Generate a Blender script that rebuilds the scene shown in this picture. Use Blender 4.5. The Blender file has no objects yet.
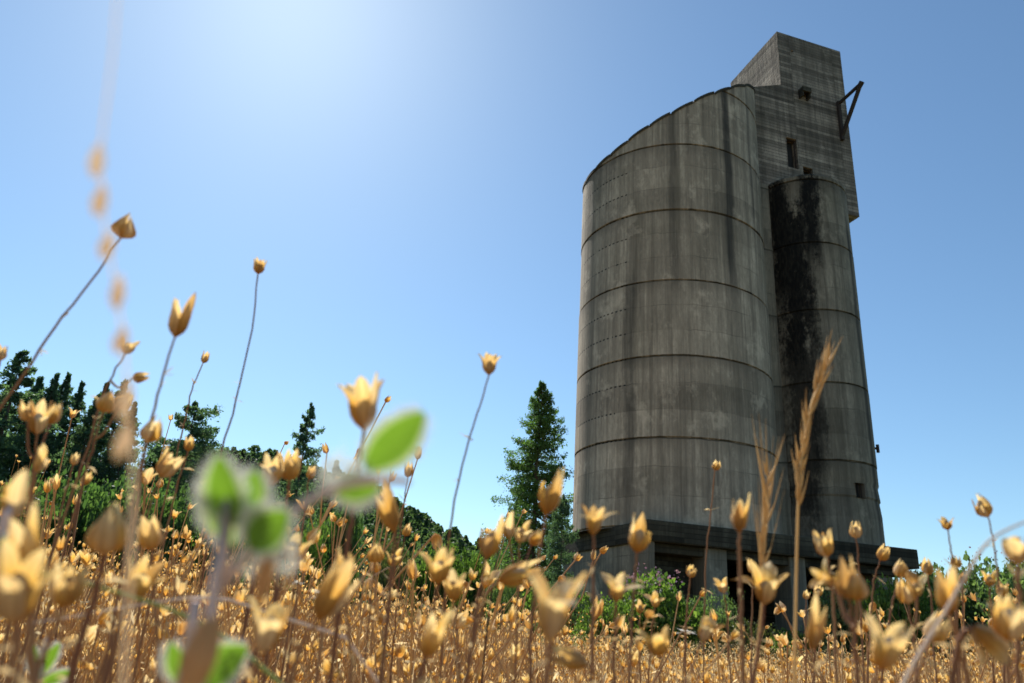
import bpy, bmesh, math, random
import numpy as np
from mathutils import Vector, Matrix
random.seed(7)
RNG = np.random.default_rng(11)
R_ = math.radians
sc = bpy.context.scene
COL = sc.collection
# ---------------------------------------------------------------- camera
F, PITCH, ROLL, CAMZ = 757.0, R_(21.0), R_(3.78), 0.45
cp, sp, cr, sr = math.cos(PITCH), math.sin(PITCH), math.cos(ROLL), math.sin(ROLL)
U = Vector((1, 0, 0)); V = Vector((0, -sp, cp)); FWD = Vector((0, cp, sp))
RIGHT = U*cr + V*sr; UP = U*(-sr) + V*cr
CAM = Vector((0, 0, CAMZ))
cd = bpy.data.cameras.new('camera'); cam = bpy.data.objects.new('camera', cd); COL.objects.link(cam)
M = Matrix.Identity(4)
for i in range(3):
    M[i][0] = RIGHT[i]; M[i][1] = UP[i]; M[i][2] = -FWD[i]; M[i][3] = CAM[i]
cam.matrix_world = M
cd.sensor_width = 36; cd.lens = F/1024*36; cd.clip_start = .01; cd.clip_end = 8000
cd.dof.use_dof = True; cd.dof.focus_distance = 1.7; cd.dof.aperture_fstop = 13.5
sc.camera = cam
def ray(px, py):
    return (RIGHT*(px-512) + UP*(341.5-py) + FWD*F).normalized()
def at(px, py, d):
    return CAM + ray(px, py)*d
def azel(px, py):
    r = ray(px, py); return math.atan2(r.x, r.y), r.z/math.hypot(r.x, r.y)
def proj(p):
    d = Vector(p)-CAM; w = d.dot(FWD)
    return 512+F*d.dot(RIGHT)/w, 341.5-F*d.dot(UP)/w
# ---------------------------------------------------------------- terrain
RIDGE = [(-900, 430), (-300, 440), (0, 440), (250, 462), (330, 482), (365, 492), (400, 511), (430, 530), (470, 547), (520, 560), (580, 575), (660, 600), (760, 640)]
RAZ = [azel(x, y)[0] for x, y in RIDGE]; REL = [azel(x, y)[1]*210-8.5 for x, y in RIDGE]
REL = [max(0., v) for v in REL]
RAZ = [-3.1]+RAZ+[RAZ[-1]+.3, 3.1]; REL = [0]+REL+[0, 0]
def gz(x, y):
    x = np.asarray(x, float); y = np.asarray(y, float)
    r = np.hypot(x, y); a = np.arctan2(x, y)
    H = np.interp(a, RAZ, REL)
    t = np.clip((r-75)/135, 0, 1); t = t*t*(3-2*t)
    z = H*t
    z = z+.10*np.sin(x*.31+1)*np.sin(y*.23)*np.clip((r-3)/8, 0, 1)*np.clip((60-r)/30, 0, 1)
    z = z+np.clip(-x-.6, 0, 14)*.07*np.clip((r-.4)/3, 0, 1)
    return z
# ---------------------------------------------------------------- helpers
def mesh_np(name, V_, F_, smooth=False, uv=None):
    """V_ (n,3); F_ list of (m,k) int arrays"""
    me = bpy.data.meshes.new(name)
    V_ = np.asarray(V_, np.float32)
    F_ = [np.asarray(f, np.int32) for f in F_ if len(f)]
    idx = np.concatenate([f.ravel() for f in F_])
    tot = np.concatenate([np.full(len(f), f.shape[1], np.int32) for f in F_])
    me.vertices.add(len(V_)); me.vertices.foreach_set('co', V_.ravel())
    me.loops.add(len(idx)); me.loops.foreach_set('vertex_index', idx)
    me.polygons.add(len(tot))
    st = np.concatenate([[0], np.cumsum(tot)[:-1]]).astype(np.int32)
    me.polygons.foreach_set('loop_start', st); me.polygons.foreach_set('loop_total', tot)
    me.polygons.foreach_set('use_smooth', np.full(len(tot), bool(smooth)))
    me.update(calc_edges=True)
    if uv is not None:
        ul = me.uv_layers.new(name='UVMap')
        ul.data.foreach_set('uv', np.asarray(uv, np.float32)[idx].ravel())
    return me
def link(name, me, mat=None, parent=None, loc=None):
    o = bpy.data.objects.new(name, me); COL.objects.link(o)
    if mat is not None and me is not None and not me.materials: me.materials.append(mat)
    if parent is not None: o.parent = parent
    if loc is not None: o.location = loc
    return o
def tag(o, label=None, cat=None, group=None, kind=None):
    if label: o['label'] = label
    if cat: o['category'] = cat
    if group: o['group'] = group
    if kind: o['kind'] = kind
    return o
def empty(name, loc=(0, 0, 0), rz=0):
    o = bpy.data.objects.new(name, None); COL.objects.link(o); o.location = loc; o.rotation_euler = (0, 0, rz)
    o.empty_display_size = .1
    return o
class MB:
    """collects boxes / quads; box-mapped uv in metres"""
    def __init__(s): s.v = []; s.f = []; s.uv = []
    def quad(s, a, b, c, d, uv=None):
        n = len(s.v); P = [Vector(p) for p in (a, b, c, d)]; s.v += P; s.f.append((n, n+1, n+2, n+3))
        if uv is None:
            nn = (P[1]-P[0]).cross(P[2]-P[0]); ax = max(range(3), key=lambda i: abs(nn[i]))
            uv = [((p.y, p.z) if ax == 0 else (p.x, p.z) if ax == 1 else (p.x, p.y)) for p in P]
        s.uv += [tuple(u) for u in uv]
    def box(s, lo, hi, skip=''):
        x0, y0, z0 = lo; x1, y1, z1 = hi
        if 'f' not in skip: s.quad((x0, y0, z0), (x1, y0, z0), (x1, y0, z1), (x0, y0, z1))
        if 'b' not in skip: s.quad((x1, y1, z0), (x0, y1, z0), (x0, y1, z1), (x1, y1, z1))
        if 'l' not in skip: s.quad((x0, y1, z0), (x0, y0, z0), (x0, y0, z1), (x0, y1, z1))
        if 'r' not in skip: s.quad((x1, y0, z0), (x1, y1, z0), (x1, y1, z1), (x1, y0, z1))
        if 't' not in skip: s.quad((x0, y0, z1), (x1, y0, z1), (x1, y1, z1), (x0, y1, z1))
        if 'd' not in skip: s.quad((x0, y1, z0), (x1, y1, z0), (x1, y0, z0), (x0, y0, z0))
    def prism(s, poly, z0, z1):
        n = len(poly)
        for i in range(n):
            a, b = poly[i], poly[(i+1) % n]
            s.quad((a[0], a[1], z0), (b[0], b[1], z0), (b[0], b[1], z1), (a[0], a[1], z1))
        k = len(s.v); s.v += [Vector((p[0], p[1], z1)) for p in poly]; s.f.append(tuple(range(k, k+n))); s.uv += [(p[0], p[1]) for p in poly]
        k = len(s.v); s.v += [Vector((p[0], p[1], z0)) for p in poly]; s.f.append(tuple(reversed(range(k, k+n)))); s.uv += [(p[0], p[1]) for p in poly]
    def bar(s, a, b, w, w2=None):
        a = Vector(a); b = Vector(b); w2 = w2 or w; d = (b-a).normalized()
        r = d.cross(Vector((0, 0, 1)));  r = r.normalized() if r.length > .01 else Vector((1, 0, 0)); u = r.cross(d)
        c = [(-w/2, -w2/2), (w/2, -w2/2), (w/2, w2/2), (-w/2, w2/2)]
        A = [a+r*x+u*y for x, y in c]; B = [b+r*x+u*y for x, y in c]
        for i in range(4):
            j = (i+1) % 4; s.quad(A[i], A[j], B[j], B[i])
        s.quad(*A[::-1]); s.quad(*B)
    def build(s, name, mat, parent=None, bevel=0):
        me = bpy.data.meshes.new(name); me.from_pydata([tuple(v) for v in s.v], [], s.f)
        ul = me.uv_layers.new(name='UVMap')
        for l in me.loops: ul.data[l.index].uv = s.uv[l.vertex_index]
        o = link(name, me, mat, parent)
        if bevel:
            bm = bmesh.new(); bm.from_mesh(me); bmesh.ops.remove_doubles(bm, verts=bm.verts, dist=.0005); bm.to_mesh(me); bm.free()
            m = o.modifiers.new('bevel', 'BEVEL'); m.width = bevel; m.segments = 1; m.limit_method = 'ANGLE'
        return o
# ---------------------------------------------------------------- node helpers
class NT:
    def __init__(s, name):
        s.m = bpy.data.materials.new(name); s.m.use_nodes = True; s.t = s.m.node_tree; s.t.nodes.clear()
        s.out = s.n('ShaderNodeOutputMaterial')
    def n(s, t, **kw):
        nd = s.t.nodes.new(t)
        for k, v in kw.items():
            if k == 'ins':
                for a, b in v.items(): s.set(nd.inputs[a], b)
            else: setattr(nd, k, v)
        return nd
    def set(s, sock, v):
        if isinstance(v, bpy.types.NodeSocket): s.t.links.new(v, sock)
        else: sock.default_value = v
    def math(s, op, a, b=None, c=None, clamp=False):
        nd = s.n('ShaderNodeMath', operation=op, use_clamp=clamp)
        for i, v in enumerate((a, b, c)):
            if v is not None: s.set(nd.inputs[i], v)
        return nd.outputs[0]
    def noise(s, vec, scale=1, detail=3, rough=.5, dim='3D', dist=0):
        nd = s.n('ShaderNodeTexNoise', noise_dimensions=dim, ins={'Scale': scale, 'Detail': detail, 'Roughness': rough, 'Distortion': dist})
        if vec is not None: s.set(nd.inputs['Vector'], vec)
        return nd.outputs['Fac']
    def ramp(s, fac, stops, interp='LINEAR'):
        nd = s.n('ShaderNodeValToRGB'); cr_ = nd.color_ramp; cr_.interpolation = interp
        while len(cr_.elements) < len(stops): cr_.elements.new(.5)
        for e, (p, c) in zip(cr_.elements, stops):
            e.position = p; e.color = (c if hasattr(c, '__len__') else (c, c, c))+((1,) if not hasattr(c, '__len__') or len(c) == 3 else ())
        s.set(nd.inputs[0], fac); return nd.outputs[0]
    def mix(s, fac, a, b, mode='MIX'):
        nd = s.n('ShaderNodeMix', data_type='RGBA', blend_type=mode)
        s.set(nd.inputs[0], fac)
        for i, v in ((6, a), (7, b)):
            if isinstance(v, tuple) and len(v) == 3: v = v+(1,)
            s.set(nd.inputs[i], v)
        return nd.outputs[2]
    def maprange(s, v, a, b, c=0, d=1, smooth=False):
        nd = s.n('ShaderNodeMapRange', interpolation_type='SMOOTHSTEP' if smooth else 'LINEAR')
        for i, x in enumerate((v, a, b, c, d)): s.set(nd.inputs[i], x)
        return nd.outputs[0]
    def comb(s, x, y, z=0.):
        nd = s.n('ShaderNodeCombineXYZ')
        for i, v in enumerate((x, y, z)): s.set(nd.inputs[i], v)
        return nd.outputs[0]
    def finish(s, color, rough=.9, bump=None, bstr=.3, bdist=.02, transl=0, tcol=None, spec=.2):
        p = s.n('ShaderNodeBsdfPrincipled'); s.set(p.inputs['Base Color'], color if not (isinstance(color, tuple) and len(color) == 3) else color+(1,))
        s.set(p.inputs['Roughness'], rough); s.set(p.inputs['Specular IOR Level'], spec)
        if bump is not None:
            b = s.n('ShaderNodeBump', ins={'Strength': bstr, 'Distance': bdist, 'Height': bump}); s.set(p.inputs['Normal'], b.outputs[0])
        sh = p.outputs[0]
        if transl:
            t = s.n('ShaderNodeBsdfTranslucent'); tc = tcol if tcol is not None else color
            s.set(t.inputs[0], tc if not (isinstance(tc, tuple) and len(tc) == 3) else tc+(1,))
            mx = s.n('ShaderNodeMixShader'); s.set(mx.inputs[0], transl); s.t.links.new(sh, mx.inputs[1]); s.t.links.new(t.outputs[0], mx.inputs[2]); sh = mx.outputs[0]
        s.t.links.new(sh, s.out.inputs[0]); return s.m
# ---------------------------------------------------------------- concrete
LIFT = 3.587; RING0 = 4.75
def concrete(name, kind='cyl', base=(.27, .255, .215), stripes=(), dots=False, lichen=None, seed=0.):
    t = NT(name)
    tc = t.n('ShaderNodeTexCoord'); sx = t.n('ShaderNodeSeparateXYZ'); t.set(sx.inputs[0], tc.outputs['UV'])
    u, v = sx.outputs[0], sx.outputs[1]
    us = t.math('ADD', u, seed)
    def st(su, sv, det=3, rg=.55, dist=0): return t.noise(t.comb(t.math('MULTIPLY', us, su), t.math('MULTIPLY', v, sv), seed), 1, det, rg, dist=dist)
    big = st(.22, .16, 4); s1 = st(3.2, .10, 4, .65); s2 = st(1.0, .035, 3, .6); fine = st(9, 2.2, 4, .7); s3 = st(9.5, .22, 3, .7)
    c = t.mix(t.maprange(big, .3, .7), tuple(x*.66 for x in base), tuple(x*1.22 for x in base))
    c = t.mix(t.maprange(s1, .44, .70), c, tuple(x*.36 for x in base))
    c = t.mix(t.maprange(s2, .50, .72, 0, .65), c, tuple(x*.26 for x in base))
    c = t.mix(t.maprange(s3, .52, .8, 0, .5), c, tuple(x*1.55 for x in base))
    c = t.mix(t.maprange(st(.5, .25, 3), .5, .75, 0, .35), c, (.20, .17, .10))
    c = t.mix(t.maprange(fine, .35, .7, .45, 0), c, tuple(x*.30 for x in base)); c = t.mix(t.maprange(t.noise(t.comb(t.math('MULTIPLY', u, 14.), t.math('MULTIPLY', v, 9.)), 1, 4, .8), .55, .7, 0, .45), c, tuple(x*.35 for x in base))
    c = t.mix(t.maprange(st(1.6, .30, 6, .75), .47, .66, 0, .6), c, tuple(x*.42 for x in base))
    bump = t.math('ADD', t.math('MULTIPLY', fine, .5), t.math('MULTIPLY', s1, .4))
    # pour lifts of 1.196 m: each band a slightly different grey, joint line between
    lf = t.math('DIVIDE', t.math('SUBTRACT', v, RING0), LIFT/3)
    wn = t.n('ShaderNodeTexWhiteNoise', noise_dimensions='1D'); t.set(wn.inputs['W'], t.math('FLOOR', lf))
    c = t.mix(t.maprange(st(.35, .5, 4, .6), .38, .6, .15, 1), c, t.mix(1, c, t.ramp(wn.outputs[0], [(0, .68), (1, 1.12)]), 'MULTIPLY'))
    c = t.mix(t.maprange(st(6.5, .07, 4, .7), .50, .68, 0, .55), c, tuple(x*.30 for x in base))
    c = t.mix(t.maprange(st(2.6, 1.9, 6, .8, 1.5), .57, .70, 0, .55), c, tuple(x*.35 for x in base))
    c = t.mix(t.maprange(st(.7, .5, 5, .7), .56, .66, 0, .4), c, tuple(x*1.35 for x in base))
    if kind == 'cyl':
        wob = t.math('MULTIPLY', t.math('SUBTRACT', st(1.5, .3), .5), .2)
        fr = t.math('FRACT', t.math('ADD', lf, t.math('ADD', wob, .02)))
        line = t.math('LESS_THAN', fr, .035)
        c = t.mix(t.math('MULTIPLY', line, t.maprange(st(.7, .9), .42, .62, 0, .6)), c, tuple(x*.25 for x in base))
        rq = t.math('FRACT', t.math('ADD', t.math('DIVIDE', t.math('SUBTRACT', v, RING0), LIFT), t.math('ADD', .5, t.math('MULTIPLY', wob, .25))))
        c = t.mix(t.math('MULTIPLY', t.maprange(t.math('ABSOLUTE', t.math('SUBTRACT', rq, .5)), .004, t.math('ADD', .006, t.math('MULTIPLY', s1, .022)), 1, 0), .8), c, (.03, .027, .02))
        # dirt bleeding down from the ring grooves
        rf = t.math('FRACT', t.math('DIVIDE', t.math('SUBTRACT', v, RING0), LIFT))
        run = t.maprange(rf, .995, t.math('SUBTRACT', .98, t.math('MULTIPLY', s1, .30)), 1, 0)
        c = t.mix(t.math('MULTIPLY', run, t.maprange(st(.45, .4), .3, .65, .15, .85)), c, tuple(x*.28 for x in base))
    else:
        # board-marked concrete
        bw = t.math('DIVIDE', v, .19)
        wn2 = t.n('ShaderNodeTexWhiteNoise', noise_dimensions='2D'); t.set(wn2.inputs['Vector'], t.comb(t.math('FLOOR', bw), t.math('FLOOR', t.math('DIVIDE', us, 2.9))))
        c = t.mix(1, c, t.ramp(wn2.outputs[0], [(0, .50), (1, 1.12)]), 'MULTIPLY')
        bl = t.math('LESS_THAN', t.math('FRACT', bw), .13)
        c = t.mix(t.math('MULTIPLY', bl, t.maprange(st(.6, 1.5), .35, .55, .3, 1)), c, tuple(x*.18 for x in base))
        bump = t.math('SUBTRACT', bump, t.math('MULTIPLY', bl, .8))
    for (u0, w, v0, v1, k) in stripes:     # long rust-black weather runs
        uu = t.math('ADD', u, t.math('MULTIPLY', t.math('SUBTRACT', st(.4, .25), .5), w*1.6))
        g = t.maprange(t.math('ABSOLUTE', t.math('SUBTRACT', uu, u0)), w*.35, w, 1, 0, True)
        g = t.math('MULTIPLY', g, t.maprange(v, v0, v0+3, 0, 1)); g = t.math('MULTIPLY', g, t.maprange(v, v1, v1+1.5, 1, 0))
        c = t.mix(t.math('MULTIPLY', g, t.math('MULTIPLY', t.maprange(s1, .2, .6, .55, 1), k)), c, (.035, .032, .028))
    if dots:
        rows = t.math('FRACT', t.math('ADD', lf, .5)); rr = t.math('ABSOLUTE', t.math('SUBTRACT', rows, .5))
        cu = t.math('ABSOLUTE', t.math('SUBTRACT', t.math('FRACT', t.math('DIVIDE', u, .24)), .5))
        d = t.math('MULTIPLY', t.math('LESS_THAN', rr, .028), t.math('LESS_THAN', cu, .24))
        d = t.math('MULTIPLY', d, t.math('MULTIPLY', t.math('GREATER_THAN', u, dots[0]), t.math('LESS_THAN', u, dots[1])))
        d = t.math('MULTIPLY', d, t.math('MULTIPLY', t.math('GREATER_THAN', v, dots[2]), t.math('LESS_THAN', v, dots[3])))
        d = t.math('MULTIPLY', d, t.math('GREATER_THAN', st(2.0, 1.), .42))
        c = t.mix(t.math('MULTIPLY', d, .9), c, (.02, .018, .015)); bump = t.math('SUBTRACT', bump, d)
    if lichen:
        for (u0, w, v0, v1, k) in lichen:
            n1 = st(4.5, 2.6, 6, .78); n2 = st(1.1, .35, 4, .6)
            edge = t.math('ADD', t.math('ABSOLUTE', t.math('SUBTRACT', u, u0)), t.math('MULTIPLY', t.math('SUBTRACT', t.math('ADD', n1, n2), 1.0), w*2.2))
            g = t.maprange(edge, w*.5, w*1.15, 1, 0)
            vn = t.math('ADD', v, t.math('MULTIPLY', t.math('SUBTRACT', n1, .5), 5.))
            g = t.math('MULTIPLY', g, t.maprange(vn, v0, v0+1.5, 0, 1)); g = t.math('MULTIPLY', g, t.maprange(vn, v1, v1+.6, 1, 0))
            c = t.mix(t.math('MULTIPLY', g, k), c, t.mix(t.maprange(fine, .45, .65), (.008, .007, .006), (.026, .022, .016)))
            bump = t.math('ADD', bump, t.math('MULTIPLY', g, t.math('MULTIPLY', n1, .8)))
    return t.finish(c, .92, bump, .6, .035 if kind != 'board' else .09)
def simple(name, base, var=.35, scale=30, rough=.8, **kw):
    t = NT(name); tc = t.n('ShaderNodeTexCoord'); n = t.noise(tc.outputs['Object'], scale, 4, .6)
    c = t.mix(n, tuple(x*(1-var) for x in base), tuple(min(1, x*(1+var)) for x in base))
    return t.finish(c, rough, n, .3, .005, **kw)
def leafmat(name, cols, transl=.4, tmul=1.6, rough=.6, spec=.3, yellow=None):
    t = NT(name); g = t.n('ShaderNodeNewGeometry'); oi = t.n('ShaderNodeObjectInfo'); tc = t.n('ShaderNodeTexCoord')
    n = t.noise(tc.outputs['Object'], .9, 2)
    f = t.math('ADD', t.math('MULTIPLY', g.outputs['Random Per Island'], .65), t.math('MULTIPLY', n, .35))
    k = len(cols); c = t.ramp(f, [(.12+.76*i/(k-1), x) for i, x in enumerate(cols)])
    c = t.mix(t.math('MULTIPLY', oi.outputs['Random'], .25), c, cols[0])
    tcol = t.mix(1, c, (tmul, tmul*1.15, tmul*.55), 'MULTIPLY')
    return t.finish(c, rough, transl=transl, tcol=tcol, spec=spec)
M_steel = simple('rusty_steel', (.05, .035, .028), .5, 12)
M_black = simple('painted_dark_interior', (.03, .028, .025), .4, 3)  # near-black colour stands in for the shade inside the openings
M_big = concrete('weathered_concrete_cylinder', 'cyl', base=(.60, .475, .345), stripes=[(0.6, .33, 14, 27, .85), (-4.2, .4, 4.5, 15, .6), (-2.2, .22, 14, 26, .5), (2.35, .18, 17, 28, .5)],
                 dots=(-8.8, -4.4, 8, 22.5), seed=3.1, lichen=[(-7.4, 2.6, 22.4, 40, .85), (-6.6, 1.6, 19.5, 24, .35)])
M_small = concrete('weathered_concrete_shaft', 'cyl', base=(.36, .30, .22), stripes=[(1.1, .22, 4, 20, .75)], seed=9.4,
                   lichen=[(-2.1, .85, 12.0, 20.5, 1), (-2.6, .6, 16.0, 22.9, 1), (-1.1, .5, 17.5, 22.9, 1), (-2.2, .7, 5, 14.5, .85), (-1.5, .3, 6.5, 16, .6), (-3.8, .8, 5, 23, .8), (0., 2.6, 22.2, 22.95, .65)])
M_board = concrete('board_marked_concrete', 'board', base=(.47, .375, .285), seed=5.2)
M_base = concrete('stained_slab_concrete', 'flat', base=(.13, .11, .075), seed=14.)
M_wall = concrete('plain_wall_concrete', 'cyl', base=(.42, .36, .27), seed=21.)
# ---------------------------------------------------------------- the silo
RB = 4.6
A1 = R_(73.5); E1 = Vector((math.sin(A1), math.cos(A1), 0)); E2 = Vector((-E1.y, E1.x, 0))
tower = empty('concrete_silo', (E1*3.79+E2*6.76)*RB, R_(16.5))
tag(tower, 'tall abandoned stained concrete silo with sloping roof, narrow side cylinder and headhouse on top', 'silo')
def LX(e): return (e-3.79)*RB
def LY(q): return (q-6.76)*RB
def LZ(z): return (z+.0978)*RB
def cylinder(name, cx, cy, R, z0, z1, mat, th0=0, th1=360, hole=None, rings=(), slope=None, uoff=-90, top=True, seg=168, chamfer=0):
    rs = random.Random(R)
    zs = [(z0, 0)]
    off = 0
    for z in rings:
        if z0 < z < z1:
            w = .05
            zs += [(z-w-.001, off), (z-w*.5, off-.07)]; off = rs.uniform(-.018, .02); zs += [(z+w*.5, off-.07), (z+w, off)]
    zs += [(z1-chamfer, off), (z1, off-chamfer)] if chamfer else [(z1, off)]
    dense = [zs[0]]
    for a in zs[1:]:
        n = max(1, int((a[0]-dense[-1][0])/.6))
        b = dense[-1]
        for i in range(1, n+1): dense.append((b[0]+(a[0]-b[0])*i/n, b[1]+(a[1]-b[1])*i/n))
    zs = dense
    th = list(np.linspace(th0, th1, seg+1))
    if hole:
        ha, hb, hz0, hz1 = hole
        th = sorted([t for t in th if abs(t-ha) > .6 and abs(t-hb) > .6]+[ha, hb])
        zs = sorted([z for z in zs if abs(z[0]-hz0) > .05 and abs(z[0]-hz1) > .05]+[(hz0, zs[len(zs)//3][1]), (hz1, zs[len(zs)//3][1])])
    bm = bmesh.new(); uvl = bm.loops.layers.uv.new('UVMap')
    G = [[bm.verts.new((cx+(R+o)*math.cos(R_(t)), cy+(R+o)*math.sin(R_(t)), z)) for t in th] for z, o in zs]
    for j in range(len(zs)-1):
        for i in range(len(th)-1):
            if hole and ha-.01 < (th[i]+th[i+1])/2 < hb and hz0 < (zs[j][0]+zs[j+1][0])/2 < hz1: continue
            f = bm.faces.new((G[j][i], G[j][i+1], G[j+1][i+1], G[j+1][i])); f.smooth = True
            for l, (a, b) in zip(f.loops, ((j, i), (j, i+1), (j+1, i+1), (j+1, i))):
                l[uvl].uv = (R_(th[b]-uoff)*R, zs[a][0])
    if hole:
        ri = R-.35
        O = [(ha, hz0), (hb, hz0), (hb, hz1), (ha, hz1)]
        ov = [bm.verts.new((cx+R*math.cos(R_(a)), cy+R*math.sin(R_(a)), z)) for a, z in O]
        iv = [bm.verts.new((cx+ri*math.cos(R_(a)), cy+ri*math.sin(R_(a)), z)) for a, z in O]
        for i in range(4): bm.faces.new((ov[i], ov[(i+1) % 4], iv[(i+1) % 4], iv[i]))
    if slope:
        geom = bm.verts[:]+bm.edges[:]+bm.faces[:]
        a, b = slope   # z = a + b*x
        bmesh.ops.bisect_plane(bm, geom=geom, plane_co=(0, 0, a), plane_no=(-b, 0, 1), clear_outer=True)
    me = bpy.data.meshes.new(name); bm.to_mesh(me); bm.free()
    me.set_sharp_from_angle(angle=R_(35))
    return link(name, me, mat, tower)
rings = [RING0+LIFT*k for k in range(0, 8)]
SA, SB = 25.97, .695
cylinder('storage_cylinder', 0, 0, RB, LZ(.93), 32, M_big, -250, 110, rings=rings, slope=(SA, SB))
# roof plate and segmented coping along the sloping rim
m = MB(); n = 96
rp = [(math.cos(2*math.pi*i/n)*(RB-.02), math.sin(2*math.pi*i/n)*(RB-.02)) for i in range(n)]
k0 = len(m.v); m.v += [Vector((x, y, SA+SB*x-.12)) for x, y in rp]; m.uv += rp; m.f.append(tuple(range(k0, k0+n)))
m.build('roof', M_base, tower)
m = MB(); a = -248.
rs = random.Random(3)
while a < 108:
    b = min(a+rs.uniform(11, 15), 110)
    ri, ro = RB-.22, RB+.05
    steps = 6
    tilt = rs.uniform(-.03, .04)
    for i in range(steps):
        t0 = a+(b-.7-a)*i/steps; t1 = a+(b-.7-a)*(i+1)/steps
        def P(r, t, dz):
            x = r*math.cos(R_(t)); y = r*math.sin(R_(t)); f = (t-a)/(b-a)
            return (x, y, SA+SB*x+dz+tilt+.07*math.sin(math.pi*f)**.6)
        q = [P(ro, t0, -.10), P(ro, t1, -.10), P(ro, t1, .05), P(ro, t0, .05)]
        w = [P(ri, t0, -.10), P(ri, t1, -.10), P(ri, t1, .05), P(ri, t0, .05)]
        uvq = [(R_(t0)*RB, 22), (R_(t1)*RB, 22), (R_(t1)*RB, 22.2), (R_(t0)*RB, 22.2)]
        m.quad(*q, uv=uvq); m.quad(*w[::-1], uv=uvq); m.quad(q[3], q[2], w[2], w[3], uv=uvq); m.quad(q[1], q[0], w[0], w[1], uv=uvq)
        if i == 0: m.quad(q[0], q[3], w[3], w[0], uv=uvq)
        if i == steps-1: m.quad(q[2], q[1], w[1], w[2], uv=uvq)
    a = b
m.build('coping', M_base, tower)
CX2, CY2, R2 = LX(5.218), LY(6.314), .5055*RB
cylinder('narrow_cylinder', CX2, CY2, R2, LZ(.93), LZ(4.92), M_small, -270, 90, hole=(-95.7, -83.5, LZ(1.375), LZ(1.515)), rings=rings[1:], chamfer=.16, seg=96)
m = MB(); n = 64; poly = [(CX2+math.cos(2*math.pi*i/n)*(R2-.15), CY2+math.sin(2*math.pi*i/n)*(R2-.15)) for i in range(n)]
m.prism(poly, LZ(4.92)-.25, LZ(4.92)-.002); m.build('cylinder_cap', M_base, tower)
# black panel painting the unlit interior behind the shaft window opening, bars
m = MB(); th = R_(-89.6); c = Vector((CX2+(R2-.33)*math.cos(th), CY2+(R2-.33)*math.sin(th), 0))
m.box((c.x-.40, c.y, LZ(1.375)-.05), (c.x+.40, c.y+.05, LZ(1.515)+.05)); wo = m.build('shaft_window', M_black, tower)
m = MB()
for i in range(3): m.box((c.x-.14+.14*i-.012, c.y-.20, LZ(1.375)), (c.x-.14+.14*i+.012, c.y-.176, LZ(1.515)))
m.build('window_bar', M_steel, wo)
# pipe stub on right flank
m = MB(); th = R_(73.5-103.); p = Vector((CX2+R2*math.cos(th), CY2+R2*math.sin(th), LZ(1.955))); d = Vector((math.cos(th), math.sin(th), 0))
m.bar(p-d*.1, p+d*.22, .09); m.bar(p+d*.2-Vector((0, 0, .2)), p+d*.2+Vector((0, 0, .18)), .10)
m.build('pipe_bracket', M_steel, tower)
# link wall between the cylinders, then the headhouse
YF = LY(6.2)
m = MB(); m.box((LX(4.35), YF, LZ(.93)), (LX(5.3), LY(7.1), LZ(4.9))); m.build('link_wall', M_small, tower)
def wall_holes(m, x0, x1, z0, z1, y, holes, depth=.45):
    xs = sorted({x0, x1, *[h[0] for h in holes], *[h[1] for h in holes]}); zs = sorted({z0, z1, *[h[2] for h in holes], *[h[3] for h in holes]})
    for i in range(len(xs)-1):
        for j in range(len(zs)-1):
            cx, cz = (xs[i]+xs[i+1])/2, (zs[j]+zs[j+1])/2
            if any(h[0] < cx < h[1] and h[2] < cz < h[3] for h in holes): continue
            m.quad((xs[i], y, zs[j]), (xs[i+1], y, zs[j]), (xs[i+1], y, zs[j+1]), (xs[i], y, zs[j+1]))
    for a, b, c, d in holes:
        e = y+depth
        m.quad((a, y, c), (a, e, c), (a, e, d), (a, y, d)); m.quad((b, e, c), (b, y, c), (b, y, d), (b, e, d))
        m.quad((a, y, d), (a, e, d), (b, e, d), (b, y, d)); m.quad((a, e, c), (a, y, c), (b, y, c), (b, e, c))
HL, HR = LX(5.012), LX(5.96); HT, HB_ = LZ(7.205), LZ(4.775); YB = LY(7.22)
win = [LX(5.01+.012), LX(5.165), LZ(5.215), LZ(5.63)]
win2 = [LX(5.225), LX(5.36), LZ(5.05), LZ(5.275)]
m = MB()
wall_holes(m, HL, HR, HB_, HT, YF, [win, win2, [LX(5.30), LX(5.36), LZ(6.33), LZ(6.36)], [LX(5.2), LX(5.235), LZ(6.95), LZ(6.975)]])
m.box((HL, YF, HB_), (HR, YB, HT), skip='f')
hh = m.build('headhouse', M_board, tower)
m = MB()   # shoulder wall between drum and headhouse, sloping top
x0, x1 = LX(4.45), HL; za, zb = LZ(6.16), LZ(6.385); zc = LZ(4.6)
m.quad((x0, YF+.004, zc), (x1, YF+.004, zc), (x1, YF+.004, zb), (x0, YF+.004, za)); m.quad((x0, LY(7.2), zc), (x0, YF+.004, zc), (x0, YF+.004, za), (x0, LY(7.2), za))
m.quad((x0, YF+.004, za), (x1, YF+.004, zb), (x1, LY(7.2), zb), (x0, LY(7.2), za)); m.quad((x1, LY(7.2), zc), (x0, LY(7.2), zc), (x0, LY(7.2), za), (x1, LY(7.2), zb))
m.build('shoulder_wall', M_board, tower)
for w in (win, win2):
    m = MB(); m.box((w[0]-.02, YF+.40, w[2]-.02), (w[1]+.02, YF+.46, w[3]+.02)); wd = m.build('window', M_black, hh)  # panel behind the opening, its black colour painting the unlit room
    m = MB(); b = .05
    for q in ((w[0], w[2], w[0]+b, w[3]), (w[1]-b, w[2], w[1], w[3]), (w[0]+b, w[3]-b, w[1]-b, w[3])): m.box((q[0], YF+.14, q[1]), (q[2], YF+.2, q[3]))
    m.build('frame', M_steel, wd)
m = MB(); hx0, hx1, hz0, hz1 = LX(5.255), LX(5.375), LZ(6.245), LZ(6.375)   # small concrete hood
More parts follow.
